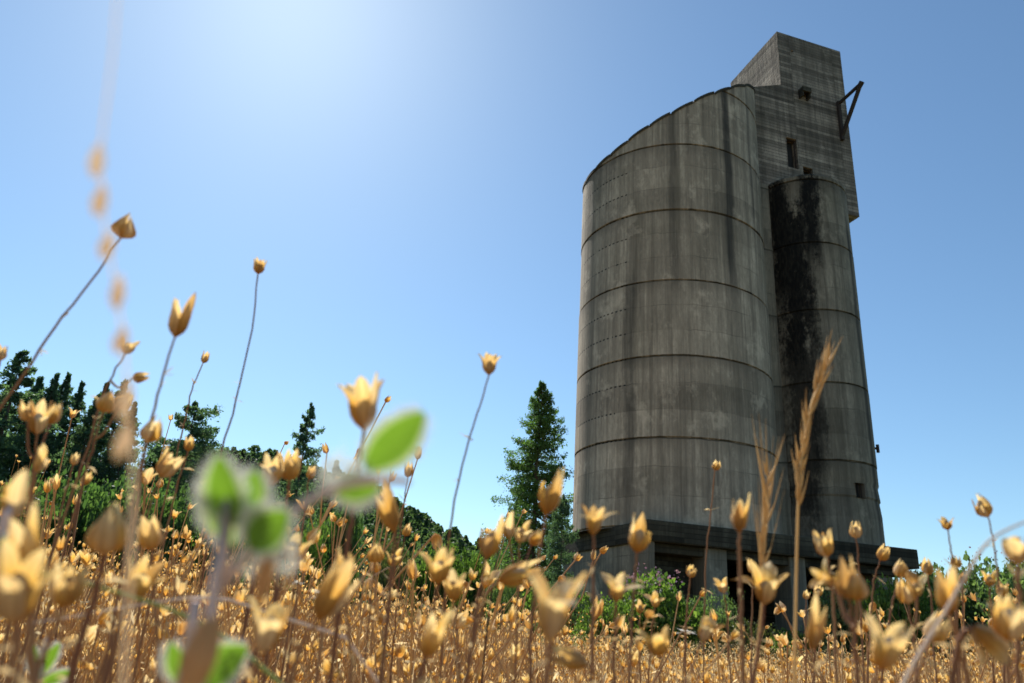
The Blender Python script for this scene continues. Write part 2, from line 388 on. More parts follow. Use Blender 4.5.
m.box((hx0, YF-.42, hz1-.1), (hx1, YF-.003, hz1)); m.box((hx0, YF-.42, hz1-.30), (hx1, YF-.34, hz1-.1)); m.box((hx0, YF-.34, hz0), (hx0+.08, YF-.003, hz1-.1)); m.box((hx1-.08, YF-.34, hz0), (hx1, YF-.003, hz1-.1))
m.build('hood', M_base, hh)
m = MB(); bx = LX(5.825); zt, zb_ = LZ(6.33), LZ(5.84)    # hoist bracket
tip = (bx+.10, YF-1.75, zt+.16)
m.bar((bx, YF-.08, zt+.15), (bx, YF-.08, zb_-.2), .17); m.bar((bx, YF-.05, zt), tip, .14); m.bar((bx, YF-.05, zb_), tip, .16)
m.bar((bx+.1, YF-1.62, zt+.05), (bx+.1, YF-1.86, zt+.22), .2)
m.build('hoist_bracket', M_steel, tower)
# slab, walls and piers
ZS0, ZS1 = LZ(.765), LZ(.935)
sq = [(LX(2.93), LY(5.67)), (LX(5.665), LY(5.67)), (LX(5.8), LY(7.5)), (LX(2.86), LY(7.5))]
m = MB(); m.prism(sq, ZS0, ZS1); m.build('base_slab', M_base, tower, bevel=.03)
def wall(name, e0, q0, e1_, q1_, mat=M_wall, z0=-.4, z1=ZS0-.002):
    m = MB(); m.box((LX(e0), LY(q0), z0), (LX(e1_), LY(q1_), z1)); return m.build(name, mat, tower, bevel=.025)
m = MB(); m.prism([(LX(2.955), LY(5.70)), (LX(3.01), LY(5.70)), (LX(2.93), LY(7.4)), (LX(2.88), LY(7.4))], -.4, ZS0-.002); m.build('side_wall', M_wall, tower)
wall('recessed_wall', 3.02, 5.95, 3.5, 6.02, M_base)
wall('pier', 3.50, 5.74, 3.71, 6.0); wall('pier', 4.33, 5.74, 4.49, 6.0); wall('pier', 5.30, 5.80, 5.47, 6.05)
wall('back_wall', 2.94, 7.34, 5.7, 7.42, M_base); wall('side_wall', 5.6, 6.7, 5.68, 7.33, M_base)  # right-hand side wall is unseen, added to keep the undercroft dark
wall('beam', 2.98, 5.76, 5.6, 5.86, M_base, ZS0-.35, ZS0-.004)
for e in (3.75, 4.9):      # hopper bottoms hanging in the dark undercroft
    n = 32; m = MB()
    for i in range(n):
        a0, a1 = 2*math.pi*i/n, 2*math.pi*(i+1)/n; X, Y = LX(e), LY(6.8); ra, rb = 1.75, .35
        m.quad((X+rb*math.cos(a0), Y+rb*math.sin(a0), 1.9), (X+rb*math.cos(a1), Y+rb*math.sin(a1), 1.9), (X+ra*math.cos(a1), Y+ra*math.sin(a1), ZS0-.02), (X+ra*math.cos(a0), Y+ra*math.sin(a0), ZS0-.02))
    m.build('hopper', M_base, tower)
# ---------------------------------------------------------------- ground
nr, na = 150, 240
rr = np.concatenate([[.05], np.geomspace(.4, 4500, nr-1)]); aa = np.linspace(-math.pi, math.pi, na, endpoint=False)
X = rr[:, None]*np.sin(aa); Y = rr[:, None]*np.cos(aa); Z = gz(X, Y)
I = np.arange(nr*na).reshape(nr, na); J = np.roll(I, -1, 1)
q = np.stack([I[:-1], I[1:], J[1:], J[:-1]], -1).reshape(-1, 4)
Vg = np.stack([X, Y, Z], -1).reshape(-1, 3)
Vg = np.vstack([Vg, [[0, 0, 0]]]); cen = np.stack([np.full(na, nr*na), I[0], J[0]], -1)
t = NT('dry_meadow_soil'); tc = t.n('ShaderNodeTexCoord'); P = tc.outputs['Object']
n1 = t.noise(P, 3, 5, .65); n2 = t.noise(P, 60, 4, .7); n3 = t.noise(P, .12, 4, .6)
c = t.mix(n2, (.24, .14, .06), (.52, .36, .16)); c = t.mix(t.maprange(n1, .45, .7, 0, .5), c, (.09, .06, .035))
sxx = t.n('ShaderNodeSeparateXYZ'); t.set(sxx.inputs[0], P)
ln = t.n('ShaderNodeVectorMath', operation='LENGTH'); t.set(ln.inputs[0], P)
far = t.maprange(t.math('ADD', ln.outputs['Value'], t.math('MULTIPLY', n3, 14)), 26, 44)
c = t.mix(far, c, t.mix(n3, (.035, .05, .018), (.10, .10, .04)))
ground = link('ground', mesh_np('ground', Vg, [q, cen], True), t.finish(c, .95, t.math('ADD', n2, n1), .8, .03)); tag(ground, kind='structure')
# ---------------------------------------------------------------- foliage
def leaf_cloud(P, size, aspect=.5, rng=RNG, up=0., jitter=.4, fold=True):
    """P (n,3) -> rhombic leaves, each its own island"""
    n = len(P); d = rng.normal(size=(n, 3)); d[:, 2] += up; d /= np.linalg.norm(d, axis=1)[:, None]
    e = rng.normal(size=(n, 3)); e -= (e*d).sum(1)[:, None]*d; e /= np.linalg.norm(e, axis=1)[:, None]
    s = size*(1+jitter*rng.normal(size=n).clip(-1.5, 2))[:, None]
    a = P-d*s*.5; b = P+d*s*.5; l = P+e*s*aspect*.5-d*s*.05; r = P-e*s*aspect*.5-d*s*.05
    Vv = np.stack([a, l, b, r], 1).reshape(-1, 3); Ff = np.arange(4*n).reshape(n, 4)
    return Vv, Ff
def tubes(paths, seg=5):
    """list of (pts (k,3), radii (k,)) -> V,F"""
    VV, FF, off = [], [], 0
    for pts, rad in paths:
        pts = np.asarray(pts, float); k = len(pts); rad = np.broadcast_to(rad, (k,))
        tg = np.gradient(pts, axis=0); tg /= np.linalg.norm(tg, axis=1)[:, None]+1e-12
        ref = np.array([1., 0, 0]) if abs(tg[0][0]) < .8 else np.array([0, 1., 0])
        s = np.cross(tg, ref); s /= np.linalg.norm(s, axis=1)[:, None]+1e-12; w = np.cross(tg, s)
        an = np.arange(seg)*2*math.pi/seg
        ring = pts[:, None]+rad[:, None, None]*(np.cos(an)[None, :, None]*s[:, None]+np.sin(an)[None, :, None]*w[:, None])
        VV.append(ring.reshape(-1, 3)); I = np.arange(k*seg).reshape(k, seg)+off; J = np.roll(I, -1, 1)
        FF.append(np.stack([I[:-1], J[:-1], J[1:], I[1:]], -1).reshape(-1, 4)); off += k*seg
    return np.vstack(VV), np.vstack(FF)
M_bark = simple('tree_bark', (.10, .075, .055), .4, 6)
M_fir = leafmat('fir_needles', [(.05, .085, .062), (.08, .13, .088), (.13, .19, .115)], .55)
M_firb = leafmat('fir_needles_green', [(.045, .085, .03), (.08, .14, .048), (.14, .21, .07)], .5)
M_far = leafmat('far_wood_foliage', [(.04, .07, .042), (.07, .11, .055), (.12, .165, .075)], .45)
M_bush = leafmat('bramble_leaf', [(.035, .07, .016), (.095, .155, .034), (.19, .25, .07)], .48, 1.8)
M_olive = leafmat('olive_shrub_leaf', [(.05, .06, .022), (.10, .12, .045), (.17, .17, .07)], .35, 1.5)
M_dull = leafmat('grey_bramble_leaf', [(.05, .08, .03), (.12, .18, .075), (.21, .27, .14)], .42, 1.8)
def conifer_mesh(name, seed, h=16., r=3., n_leaf=9000, base=.10, pw=.8, rag=.35, leaf=.22, dens=34, round_=0.):
    g = np.random.default_rng(seed); paths = []; LP = []
    tz = np.linspace(0, h, 9); lean = np.cumsum(g.normal(0, .05, (9, 2)), 0); trunk = np.c_[lean, tz]; trunk[0, :2] = 0
    paths.append((trunk, np.linspace(h*.014+.03, .015, 9)))
    nb = int(h*dens/4); per = n_leaf//nb
    for i in range(nb):
        f = base+(1-base)*((i+g.random())/nb)**.92; z = f*h
        prof = (1-f)**pw if not round_ else ((1-f)**pw*(1-round_)+round_*math.sqrt(max(0, 1-((f-.45)/.55)**2)))
        if f < base+.08: prof *= .55+.45*(f-base)/.08
        L = r*prof*(1+rag*g.normal())*1.0; L = max(.18, L); a = g.random()*2*math.pi
        droop = g.uniform(-.25, .12)+(-.12 if f < .5 else .25*f); ax = np.array([math.cos(a), math.sin(a), droop])
        o = np.array([np.interp(z, tz, trunk[:, 0]), np.interp(z, tz, trunk[:, 1]), z])
        ss = np.array([0, .35, .7, 1.]); curve = o+ax*L*ss[:, None]; curve[:, 2] += (-.10*ss**2+.10*ss**4)*L*1.5
        paths.append((curve, np.array([.035, .025, .014, .004])*(h/16)*(.5+L/r)))
        k = max(6, int(per*(.4+1.1*L/r)))
        s = g.beta(1.6, 1.0, k); s = .15+.85*s
        P = o+ax*L*s[:, None]; P[:, 2] += (-.10*s**2+.10*s**4)*L*1.5
        side = np.cross(ax, [0, 0, 1]); side /= np.linalg.norm(side)
        wd = .26*L*(1-.55*s)*np.abs(g.normal(size=k))+.05
        P += side*(wd*g.choice([-1, 1], k))[:, None]; P[:, 2] += g.normal(0, .07+.03*L, k)-.10*wd
        LP.append(P)
    P = np.vstack(LP); v, f = leaf_cloud(P, leaf, .42, g, .0)
    return mesh_np(name+'_crown', v, [f]), mesh_np(name+'_trunk', *[x if i == 0 else [x] for i, x in enumerate(tubes(paths, 5))], True)
def tree(name, px, ytop, dist, crown, trunk, h0, label, mat, group=None, wscale=1., cat='tree', sink=0.):
    a, e = azel(px, ytop); x, y = math.sin(a)*dist, math.cos(a)*dist; z = float(gz(x, y))-sink
    H = CAMZ+e*dist-z; s = H/h0
    o = empty(name, (x, y, z), random.random()*6.28)
    tag(o, label, cat, group)
    c = link('crown', crown, mat, o); t_ = link('trunk', trunk, M_bark, o)
    for k in (c, t_): k.scale = (s*wscale, s*wscale, s)
    return o
FC = [conifer_mesh('fir%d' % i, 40+i, 17, [3.7, 4.2, 3.3][i], 34000, .05, [.86, .95, .82][i], .38, .21, 62) for i in range(3)]
LOOSE = conifer_mesh('loose', 50, 16, 3.3, 15000, .08, .72, .5, .26, 28)
YOUNG = conifer_mesh('young', 61, 16, 2.9, 62000, .03, .66, .42, .15, 84)
CEDAR = conifer_mesh('cedar', 73, 16, 4.2, 22000, .12, .6, .4, .26, 32, .35)
ROW = 'tall conifers in the dark row at the left'
rowt = [(-22, 345, 62, 0, 1.2, 'tall dark conifer cut off by the left edge of the photo'),
        (24, 352, 60, 3, 1.25, 'tallest ragged conifer of the dark row at far left'),
        (10, 375, 70, 1, 1.0, 'shaded conifer just left of the tallest ragged one'),
        (40, 378, 66, 2, 1.1, 'blunt topped conifer right beside the tallest ragged one'),
        (54, 373, 62, 0, .95, 'left one of the twin narrow pointed conifers'),
        (68, 374, 64, 2, .95, 'right one of the twin narrow pointed conifers'),
        (85, 383, 66, 1, .9, 'narrow pointed conifer standing just right of the twins'),
        (96, 394, 60, 0, .9, 'short conifer filling the row right of the twins'),
        (107, 384, 70, 2, .9, 'slim conifer behind the cluster of small seed heads'),
        (124, 382, 64, 1, 1.1, 'conifer partly hidden behind the tall blurred grass stalk'),
        (138, 404, 60, 0, 1.0, 'low conifer at the right end of the dark row'),
        (158, 440, 66, 2, 1.1, 'small conifer in the dip between dark row and round topped cedar')]
for px, yt, d, k, w, lab in rowt:
    cm = (FC+[LOOSE])[k]; tree('conifer', px, yt, d, cm[0], cm[1], 17 if k < 3 else 16, lab, M_fir, ROW, w)
for px, yt, d, k, w_, lab in [(228, 462, 66, 1, 1.2, 'dark conifer right of the round topped cedar'), (250, 456, 70, 2, 1.1, 'dark conifer midway between cedar and slender conifer'), (338, 462, 72, 0, 1.2, 'dark conifer right of the slender open one'), (352, 478, 66, 1, 1.3, 'lowest dark conifer at the right end of the left wood')]:
    tree('conifer', px, yt, d, FC[k][0], FC[k][1], 17, lab, M_fir, None, w_)
tree('cedar_tree', 195, 403, 58, *CEDAR, 16, 'round topped dark cedar standing alone right of the conifer row', M_fir)
tree('cedar_tree', 175, 452, 66, *CEDAR, 16, 'low dark cedar crown tucked left of the round topped one', M_fir)
tree('conifer', 312, 404, 56, *LOOSE, 16, 'slender open conifer rising behind the blurred green leaves', M_fir, None, .75)
tree('conifer', 276, 452, 64, FC[1][0], FC[1][1], 17, 'small conifer left of the slender one behind the seed heads', M_fir, None, .9)
tree('young_fir', 542, 383, 46, *YOUNG, 16, 'big green bushy conifer standing left of the silo', M_firb, None, 1.08)
tree('young_fir', 564, 496, 31.5, *CEDAR, 16, 'dark broad tree squeezed between the big conifer and the silo wall', M_firb, None, .55)
tree('young_fir', 522, 498, 50, *CEDAR, 16, 'low dark tree at the left foot of the big conifer', M_firb, None, .8)
def shrub_mesh(name, seed, n=9000, leaf=.10, aspect=.7, tall=.35, lumps=9):
    g = np.random.default_rng(seed); C = [(0, 0, .45, .55)]
    for i in range(lumps):
        a = g.random()*6.28; d = g.uniform(.25, .75); C.append((math.cos(a)*d, math.sin(a)*d, g.uniform(.2, .72), g.uniform(.22, .42)))
    P = []
    for cx, cy, cz, cr_ in C:
        k = int(n/len(C)*(.5+cr_*1.4)); d = g.normal(size=(k, 3)); d /= np.linalg.norm(d, axis=1)[:, None]
        rad = cr_*(1-.55*g.random(k)**2)*(1+.18*np.sin(d[:, 0]*7+cx*9)*np.sin(d[:, 1]*6+3))
        P.append(np.array([cx, cy, cz])+d*rad[:, None])
    # arching shoots beyond the outline
    paths = []
    for i in range(int(40*tall*2)):
        a = g.random()*6.28; d0 = g.uniform(0, .7); o = np.array([math.cos(a)*d0*.6, math.sin(a)*d0*.6, 0]); e = np.array([math.cos(a)*(d0+.25), math.sin(a)*(d0+.25), g.uniform(.7, 1.05)])
        s = np.linspace(0, 1, 6); c = o+(e-o)*s[:, None]; c[:, 2] += .25*np.sin(s*math.pi)*g.uniform(.3, 1); paths.append((c, np.linspace(.012, .003, 6)))
        k = 34; s = g.uniform(.35, 1, k); Q = np.stack([np.interp(s, np.linspace(0, 1, 6), c[:, j]) for j in range(3)], 1)+g.normal(0, .03, (k, 3)); P.append(Q)
    P = np.vstack(P); P = P[P[:, 2] > .01]
    v, f = leaf_cloud(P, leaf, aspect, g)
    return mesh_np(name, v, [f]), mesh_np(name+'_stems', *[x if i == 0 else [x] for i, x in enumerate(tubes(paths, 4))])
SH = [shrub_mesh('shrub_a', 5, 9000, .065), shrub_mesh('shrub_b', 6, 9000, .055, .8, .6, 12), shrub_mesh('shrub_c', 8, 8000, .05, .5, .25, 14)]
def shrub(px, ytop, wpx, dist, k, mat, label, name='shrub', group=None):
    a, e = azel(px, ytop); x, y = math.sin(a)*dist, math.cos(a)*dist; z = float(gz(x, y))-.05
    H = max(.5, CAMZ+e*dist-z); W = wpx/F*dist*math.hypot(1, 0)*.5*1.0
    o = empty(name, (x, y, z), random.random()*6.28); tag(o, label, 'bush', group)
    for nm, me, mt in (('foliage', SH[k][0], mat), ('stems', SH[k][1], M_bark)):
        c = link(nm, me, mt, o); c.scale = (W*1.05, W*1.05, H/.98)
        if c.data.materials[0] != mt: c.material_slots[0].link = 'OBJECT'; c.material_slots[0].material = mt
    return o, W, H
b1, W1, H1 = shrub(652, 580, 100, 23.5, 0, M_bush, 'leafy green bramble with mauve blossoms in front of the left silo wall')
shrub(612, 600, 70, 22, 1, M_bush, 'bright green bush at the left foot of the silo')
shrub(710, 592, 64, 24.5, 2, M_dull, 'thin grey green bush below the narrow light pier')
shrub(745, 622, 60, 24, 1, M_olive, 'low olive bush in front of the dark silo opening')
shrub(795, 632, 60, 24, 0, M_bush, 'low green bush before the dark opening right of the tall grass spike')
shrub(850, 590, 80, 24, 1, M_dull, 'tangled grey green bramble under the slab end of the silo')
shrub(888, 580, 70, 22.5, 0, M_bush, 'bright green bush right below the overhanging slab')
shrub(930, 572, 84, 39, 1, M_dull, 'bramble rising just right of the slab corner')
b2, W2, H2 = shrub(985, 563, 100, 40, 0, M_dull, 'tallest wide bramble near the right edge of the photo')
shrub(1030, 574, 90, 38, 1, M_dull, 'bramble cut by the right edge of the photo')
shrub(1090, 590, 100, 39, 2, M_dull, 'bramble just beyond the right edge of the photo')
for (bo, Wb, Hb, n, seed, k) in ((b1, W1, H1, 300, 3, 1.), (b2, W2, H2, 90, 4, .8)):
    g = np.random.default_rng(seed); cc = g.normal(size=(n//11+1, 3))*[.30, .30, .07]; P = (cc[np.arange(n) % len(cc)]+g.normal(size=(n, 3))*.05)
    P[:, 2] += .97; P *= [Wb, Wb, Hb]
    v, f = leaf_cloud(P, .075, .8, g)
    link('blossoms', mesh_np('blossoms', v, [f]), leafmat('mauve_petal', [(.35, .16, .33), (.5, .28, .48)], .3, 1.1), bo)
# mid distance shrubs in front of the wood
mids = [(15, 484, 90, 40, 0, M_firb, 'green bush below the tallest conifer at far left'), (75, 476, 80, 44, 1, M_firb, 'light green bush below the twin narrow conifers'),
        (132, 482, 70, 42, 0, M_firb, 'green bush below the blurred grass stalk'), (185, 496, 70, 38, 1, M_firb, 'green bush below the round topped cedar'),
        (225, 496, 56, 36, 0, M_bush, 'bright green bush left of the blurred green leaves'), (262, 505, 60, 40, 2, M_bush, 'green bush behind the blurred green leaves'),
        (345, 505, 44, 42, 0, M_firb, 'narrow dark green bush beneath the slender conifer'), (318, 520, 40, 38, 2, M_bush, 'shaded bush left of the narrow dark green one'),
        (392, 538, 56, 36, 2, M_olive, 'rounded olive bush in the middle distance'), (437, 548, 52, 40, 0, M_bush, 'green bush right of the rounded olive one'),
        (478, 556, 50, 42, 1, M_bush, 'green bush left of the big conifer'), (505, 566, 44, 38, 2, M_dull, 'small grey green bush by the foot of the big conifer'),
        (560, 585, 60, 34, 1, M_bush, 'low green bush between the big conifer and the silo')]
for a in mids: shrub(*a)
# far wood on the ridge
def far_wood():
    vs, fs, off = [], [], 0; g = np.random.default_rng(77)
    tmpl = []
    for k in range(5):
        h, r = 1., [.20, .30, .26, .36, .22][k]; n = 420; f = g.random(n)**.8
        prof = (1-f)**[.8, .55, .7, .5, .9][k]; a = g.random(n)*6.28; rad = r*prof*(.55+.5*g.random(n))*(1+.25*np.sin(a*3+f*19))
        P = np.stack([np.cos(a)*rad, np.sin(a)*rad, .06+.94*f], 1); v, q = leaf_cloud(P, .075, .6, g); tmpl.append((v, q))
    N = 1150
    for i in range(N):
        px = g.uniform(150, 620); a0 = azel(px, 560)[0]; rr_ = g.uniform(105, 250) if i % 3 else g.uniform(190, 225)
        x, y = math.sin(a0)*rr_, math.cos(a0)*rr_; z = float(gz(x, y)); H = g.uniform(6, 10.5)*(.75+.25*min(1, rr_/180))
        if px > 500: H *= .8
        v, q = tmpl[int(g.integers(5))]; th = g.random()*6.28; c_, s_ = math.cos(th), math.sin(th); w = H*g.uniform(.9, 1.5)
        vv = np.stack([(v[:, 0]*c_-v[:, 1]*s_)*w+x, (v[:, 0]*s_+v[:, 1]*c_)*w+y, v[:, 2]*H+z-.2], 1)
        vs.append(vv); fs.append(q+off); off += len(vv)
    o = link('far_wood', mesh_np('far_wood', np.vstack(vs), [np.vstack(fs)]), M_far); tag(o, 'dark green wood covering the distant ridge', 'wood', kind='stuff')
far_wood()
# ---------------------------------------------------------------- dry flowers
def straw(name, base=(.62, .30, .06), mid=(.80, .54, .16), tip=(.93, .84, .58), transl=.55):
    t = NT(name); tc = t.n('ShaderNodeTexCoord'); s = t.n('ShaderNodeSeparateXYZ'); t.set(s.inputs[0], tc.outputs['UV'])
    g = t.n('ShaderNodeNewGeometry'); oi = t.n('ShaderNodeObjectInfo')
    n = t.noise(t.comb(t.math('MULTIPLY', s.outputs[0], 26.), t.math('MULTIPLY', s.outputs[1], 3.), oi.outputs['Random']), 1, 3, .6)
    v = t.math('ADD', s.outputs[1], t.math('MULTIPLY', t.math('SUBTRACT', n, .5), .35))
    c = t.ramp(v, [(0, base), (.45, mid), (.95, tip)]); sp = t.noise(tc.outputs['Object'], 900, 3, .7); c = t.mix(t.maprange(sp, .58, .68, 0, .55), c, (.30, .14, .05)); c = t.mix(t.maprange(t.noise(t.comb(t.math('MULTIPLY', s.outputs[0], 60.), t.math('MULTIPLY', s.outputs[1], 2.)), 1, 3, .7), .5, .7, 0, .5), c, tuple(x*.7 for x in mid))
    rnd = t.math('FRACT', t.math('ADD', oi.outputs['Random'], g.outputs['Random Per Island']))
    c = t.mix(t.math('MULTIPLY', t.math('POWER', rnd, 2.), .85), c, (.42, .23, .09)); c = t.mix(t.maprange(t.math('FRACT', t.math('MULTIPLY', rnd, 7.3)), .5, 1, 0, .7), c, (.93, .86, .66))
    rib = t.math('POWER', t.math('ABSOLUTE', t.math('SINE', t.math('MULTIPLY', s.outputs[0], 10*math.pi))), 6.)
    c = t.mix(t.math('MULTIPLY', rib, .35), c, tuple(x*.6 for x in base))
    return t.finish(c, .8, t.math('ADD', rib, n), .45, .0005, transl=transl, tcol=t.mix(1, c, (1.12, .97, .62), 'MULTIPLY'), spec=.12)
M_straw = straw('dry_calyx')
M_cream = straw('dry_capsule', (.36, .20, .08), (.62, .42, .2), (.8, .66, .42), .2)
def stemmat(name, a, b, transl=.15):
    t = NT(name); oi = t.n('ShaderNodeObjectInfo'); tc = t.n('ShaderNodeTexCoord'); g = t.n('ShaderNodeNewGeometry')
    n = t.noise(tc.outputs['Object'], 40, 3); f = t.math('ADD', t.math('MULTIPLY', n, .5), t.math('MULTIPLY', t.math('FRACT', t.math('ADD', g.outputs['Random Per Island'], oi.outputs['Random'])), .5))
    return t.finish(t.mix(f, a, b), .7, transl=transl)
M_stem = stemmat('dry_stem', (.16, .065, .05), (.42, .24, .12))
M_stemgold = stemmat('straw_stem', (.40, .20, .10), (.78, .56, .26), .4)
M_gold = stemmat('gold_grass', (.66, .43, .15), (.92, .78, .48), .55)
PROF = [(0, .16), (.06, .42), (.16, .76), (.32, .97), (.5, 1.), (.7, .93), (.86, .80), (1, .72)]
def head_mesh(seed, w=.0042, L=.0145, nv=5, opn=.1, drop=0., rows=7, cols=5, bulge=1., keel=.12):
    """papery calyx: nv pointed valves, fused below and splitting above"""
    g = np.random.default_rng(seed); V_, UV, F4 = [], [], []; off = 0; ph = g.random()*6.28
    for i in range(nv):
        lost = g.random() < drop
        a0 = (i+.5)*2*math.pi/nv+g.normal()*.07; Li = L*(g.uniform(.42, .58) if lost else g.uniform(.82, 1.12)); o = opn*g.uniform(.5, 1.5)+g.normal()*.07; curl = g.normal()*.35; tw = g.normal()*.22
        split = g.uniform(.42, .58)
        for j in range(rows+1):
            s = j/rows; z = Li*s
            k = min(1, z/(L*.30)); r = w*(.14+.86*math.sin(k*math.pi/2)**.8)
            up_ = max(0, (z/L-.38)/.62); r *= 1-(.50*bulge)*up_**1.5
            r += max(0, o)*L*up_**1.4*1.25+min(0, o)*w*up_*1.2
            z2 = z-max(0, o)*L*up_**2*.55
            r *= 1+.10*math.cos(a0-ph)*s
            hw = math.pi/nv*1.06
            if s > split: q = (s-split)/(1-split); hw *= max(.0, (1-q**1.25))**.85
            if lost and j == rows: hw = math.pi/nv*.7
            for c_ in range(cols):
                cc = (c_-(cols-1)/2)/((cols-1)/2); a = a0+cc*hw+tw*s*s*.6
                rr_ = max(.0003, r*(1-keel*abs(cc)**1.5*(.4+.8*s))+(g.normal()*.00012 if s > .2 else 0)+curl*.0010*up_**2*(1-abs(cc)))
                V_.append((math.cos(a)*rr_, math.sin(a)*rr_, z2+(g.normal()*.00015 if lost and j == rows else 0))); UV.append(((i+.5+cc*.5)/nv, s if not lost else s*.6))
        I = np.arange(cols*(rows+1)).reshape(rows+1, cols)+off; off += cols*(rows+1)
        F4.append(np.stack([I[:-1, :-1], I[:-1, 1:], I[1:, 1:], I[1:, :-1]], -1).reshape(-1, 4))
    return mesh_np('seed_head', np.array(V_), F4, True, UV)
def capsule_mesh(w=.0034, h=.0095, z0=.0008):
    n = 12; pr = [(0, .1), (.1, .6), (.35, 1), (.6, .95), (.85, .6), (1, .12)]; V_, UV = [], []
    for t_, r in pr:
        for i in range(n+1): a = 2*math.pi*i/n; V_.append((w*r*math.cos(a), w*r*math.sin(a), z0+t_*h)); UV.append((i/n, t_*.7))
    I = np.arange(len(pr)*(n+1)).reshape(-1, n+1)
    return mesh_np('seed_capsule', np.array(V_), [np.stack([I[:-1, :-1], I[:-1, 1:], I[1:, 1:], I[1:, :-1]], -1).reshape(-1, 4)], True, UV)
HEADS = {
 'ovoid': [head_mesh(1, .0044, .0135, 5, .0), head_mesh(2, .0042, .0135, 5, .06), head_mesh(3, .0046, .013, 6, -.08, .2)],
 'open': [head_mesh(4, .0042, .0155, 5, .36, .2), head_mesh(5, .0041, .016, 5, .42, .25), head_mesh(6, .0043, .015, 4, .34, .1)],
 'tall': [head_mesh(7, .0041, .0180, 5, .14, .4), head_mesh(8, .0042, .0180, 4, .18, .35), head_mesh(18, .0039, .019, 4, .08, .2)],
 'ball': [head_mesh(9, .0058, .0125, 6, -.35, .1, bulge=.8), head_mesh(10, .0055, .012, 6, -.2, .2, bulge=.8)],
 'star': [head_mesh(11, .0038, .0180, 5, .50, .2), head_mesh(12, .0040, .018, 4, .46, .15)],
 'ragged': [head_mesh(13, .0046, .013, 7, .22, .35), head_mesh(14, .0044, .013, 6, .28, .4)]}
for L_ in HEADS.values():
    for me in L_: me.materials.append(M_straw)
CAPS = [capsule_mesh(), capsule_mesh(.0030, .0082)]
for me in CAPS: me.materials.append(M_cream)
MASS = 'dry seed heads massed in the meadow'
def smooth_path(pts, n=14):
    pts = [np.array(p, float) for p in pts]
    if len(pts) < 3: return np.array([pts[0]+(pts[1]-pts[0])*s for s in np.linspace(0, 1, n)])
    P = [2*pts[0]-pts[1]]+pts+[2*pts[-1]-pts[-2]]; out = []
    for i in range(1, len(P)-2):
        for s in np.linspace(0, 1, max(3, n//(len(pts)-1)), endpoint=False):
            a, b, c_, d = P[i-1:i+3]; out.append(.5*((2*b)+(-a+c_)*s+(2*a-5*b+4*c_-d)*s*s+(-a+3*b-3*c_+d)*s**3))
    out.append(pts[-1]); return np.array(out)
def with_tail(pts, end, n=16):
    up = smooth_path([tuple(p) for p in pts], n); a = up[-1]; e = np.array(end); d = up[-1]-up[-2]; d = d/(np.linalg.norm(d)+1e-9)
    L = np.linalg.norm(e-a); ss = np.linspace(0, 1, 8)[1:, None]; c = a+d*L*.35
    return np.vstack([up, (1-ss)**2*a+2*ss*(1-ss)*c+ss**2*e])
def orient(o, d, spin=0.):
    q = Vector((0, 0, 1)).rotation_difference(Vector(d).normalized()); o.rotation_mode = 'QUATERNION'
    o.rotation_quaternion = q @ Matrix.Rotation(spin, 3, 'Z').to_quaternion()
def add_head(parent, loc, d, kind, s, var=0, spin=0., cap=True):
    L_ = HEADS[kind]; o = link('seed_head', L_[var % len(L_)], None, parent, loc); orient(o, Vector(d).normalized()+Vector((random.gauss(0, .12), random.gauss(0, .12), random.gauss(0, .06))), spin); o.scale = (s*random.uniform(.82, 1.05), s*random.uniform(.82, 1.05), s*random.uniform(.9, 1.12))
    if cap:
        c_ = link('seed_capsule', CAPS[var % 2], None, o); c_.scale = (.92, .92, .92)
    return o
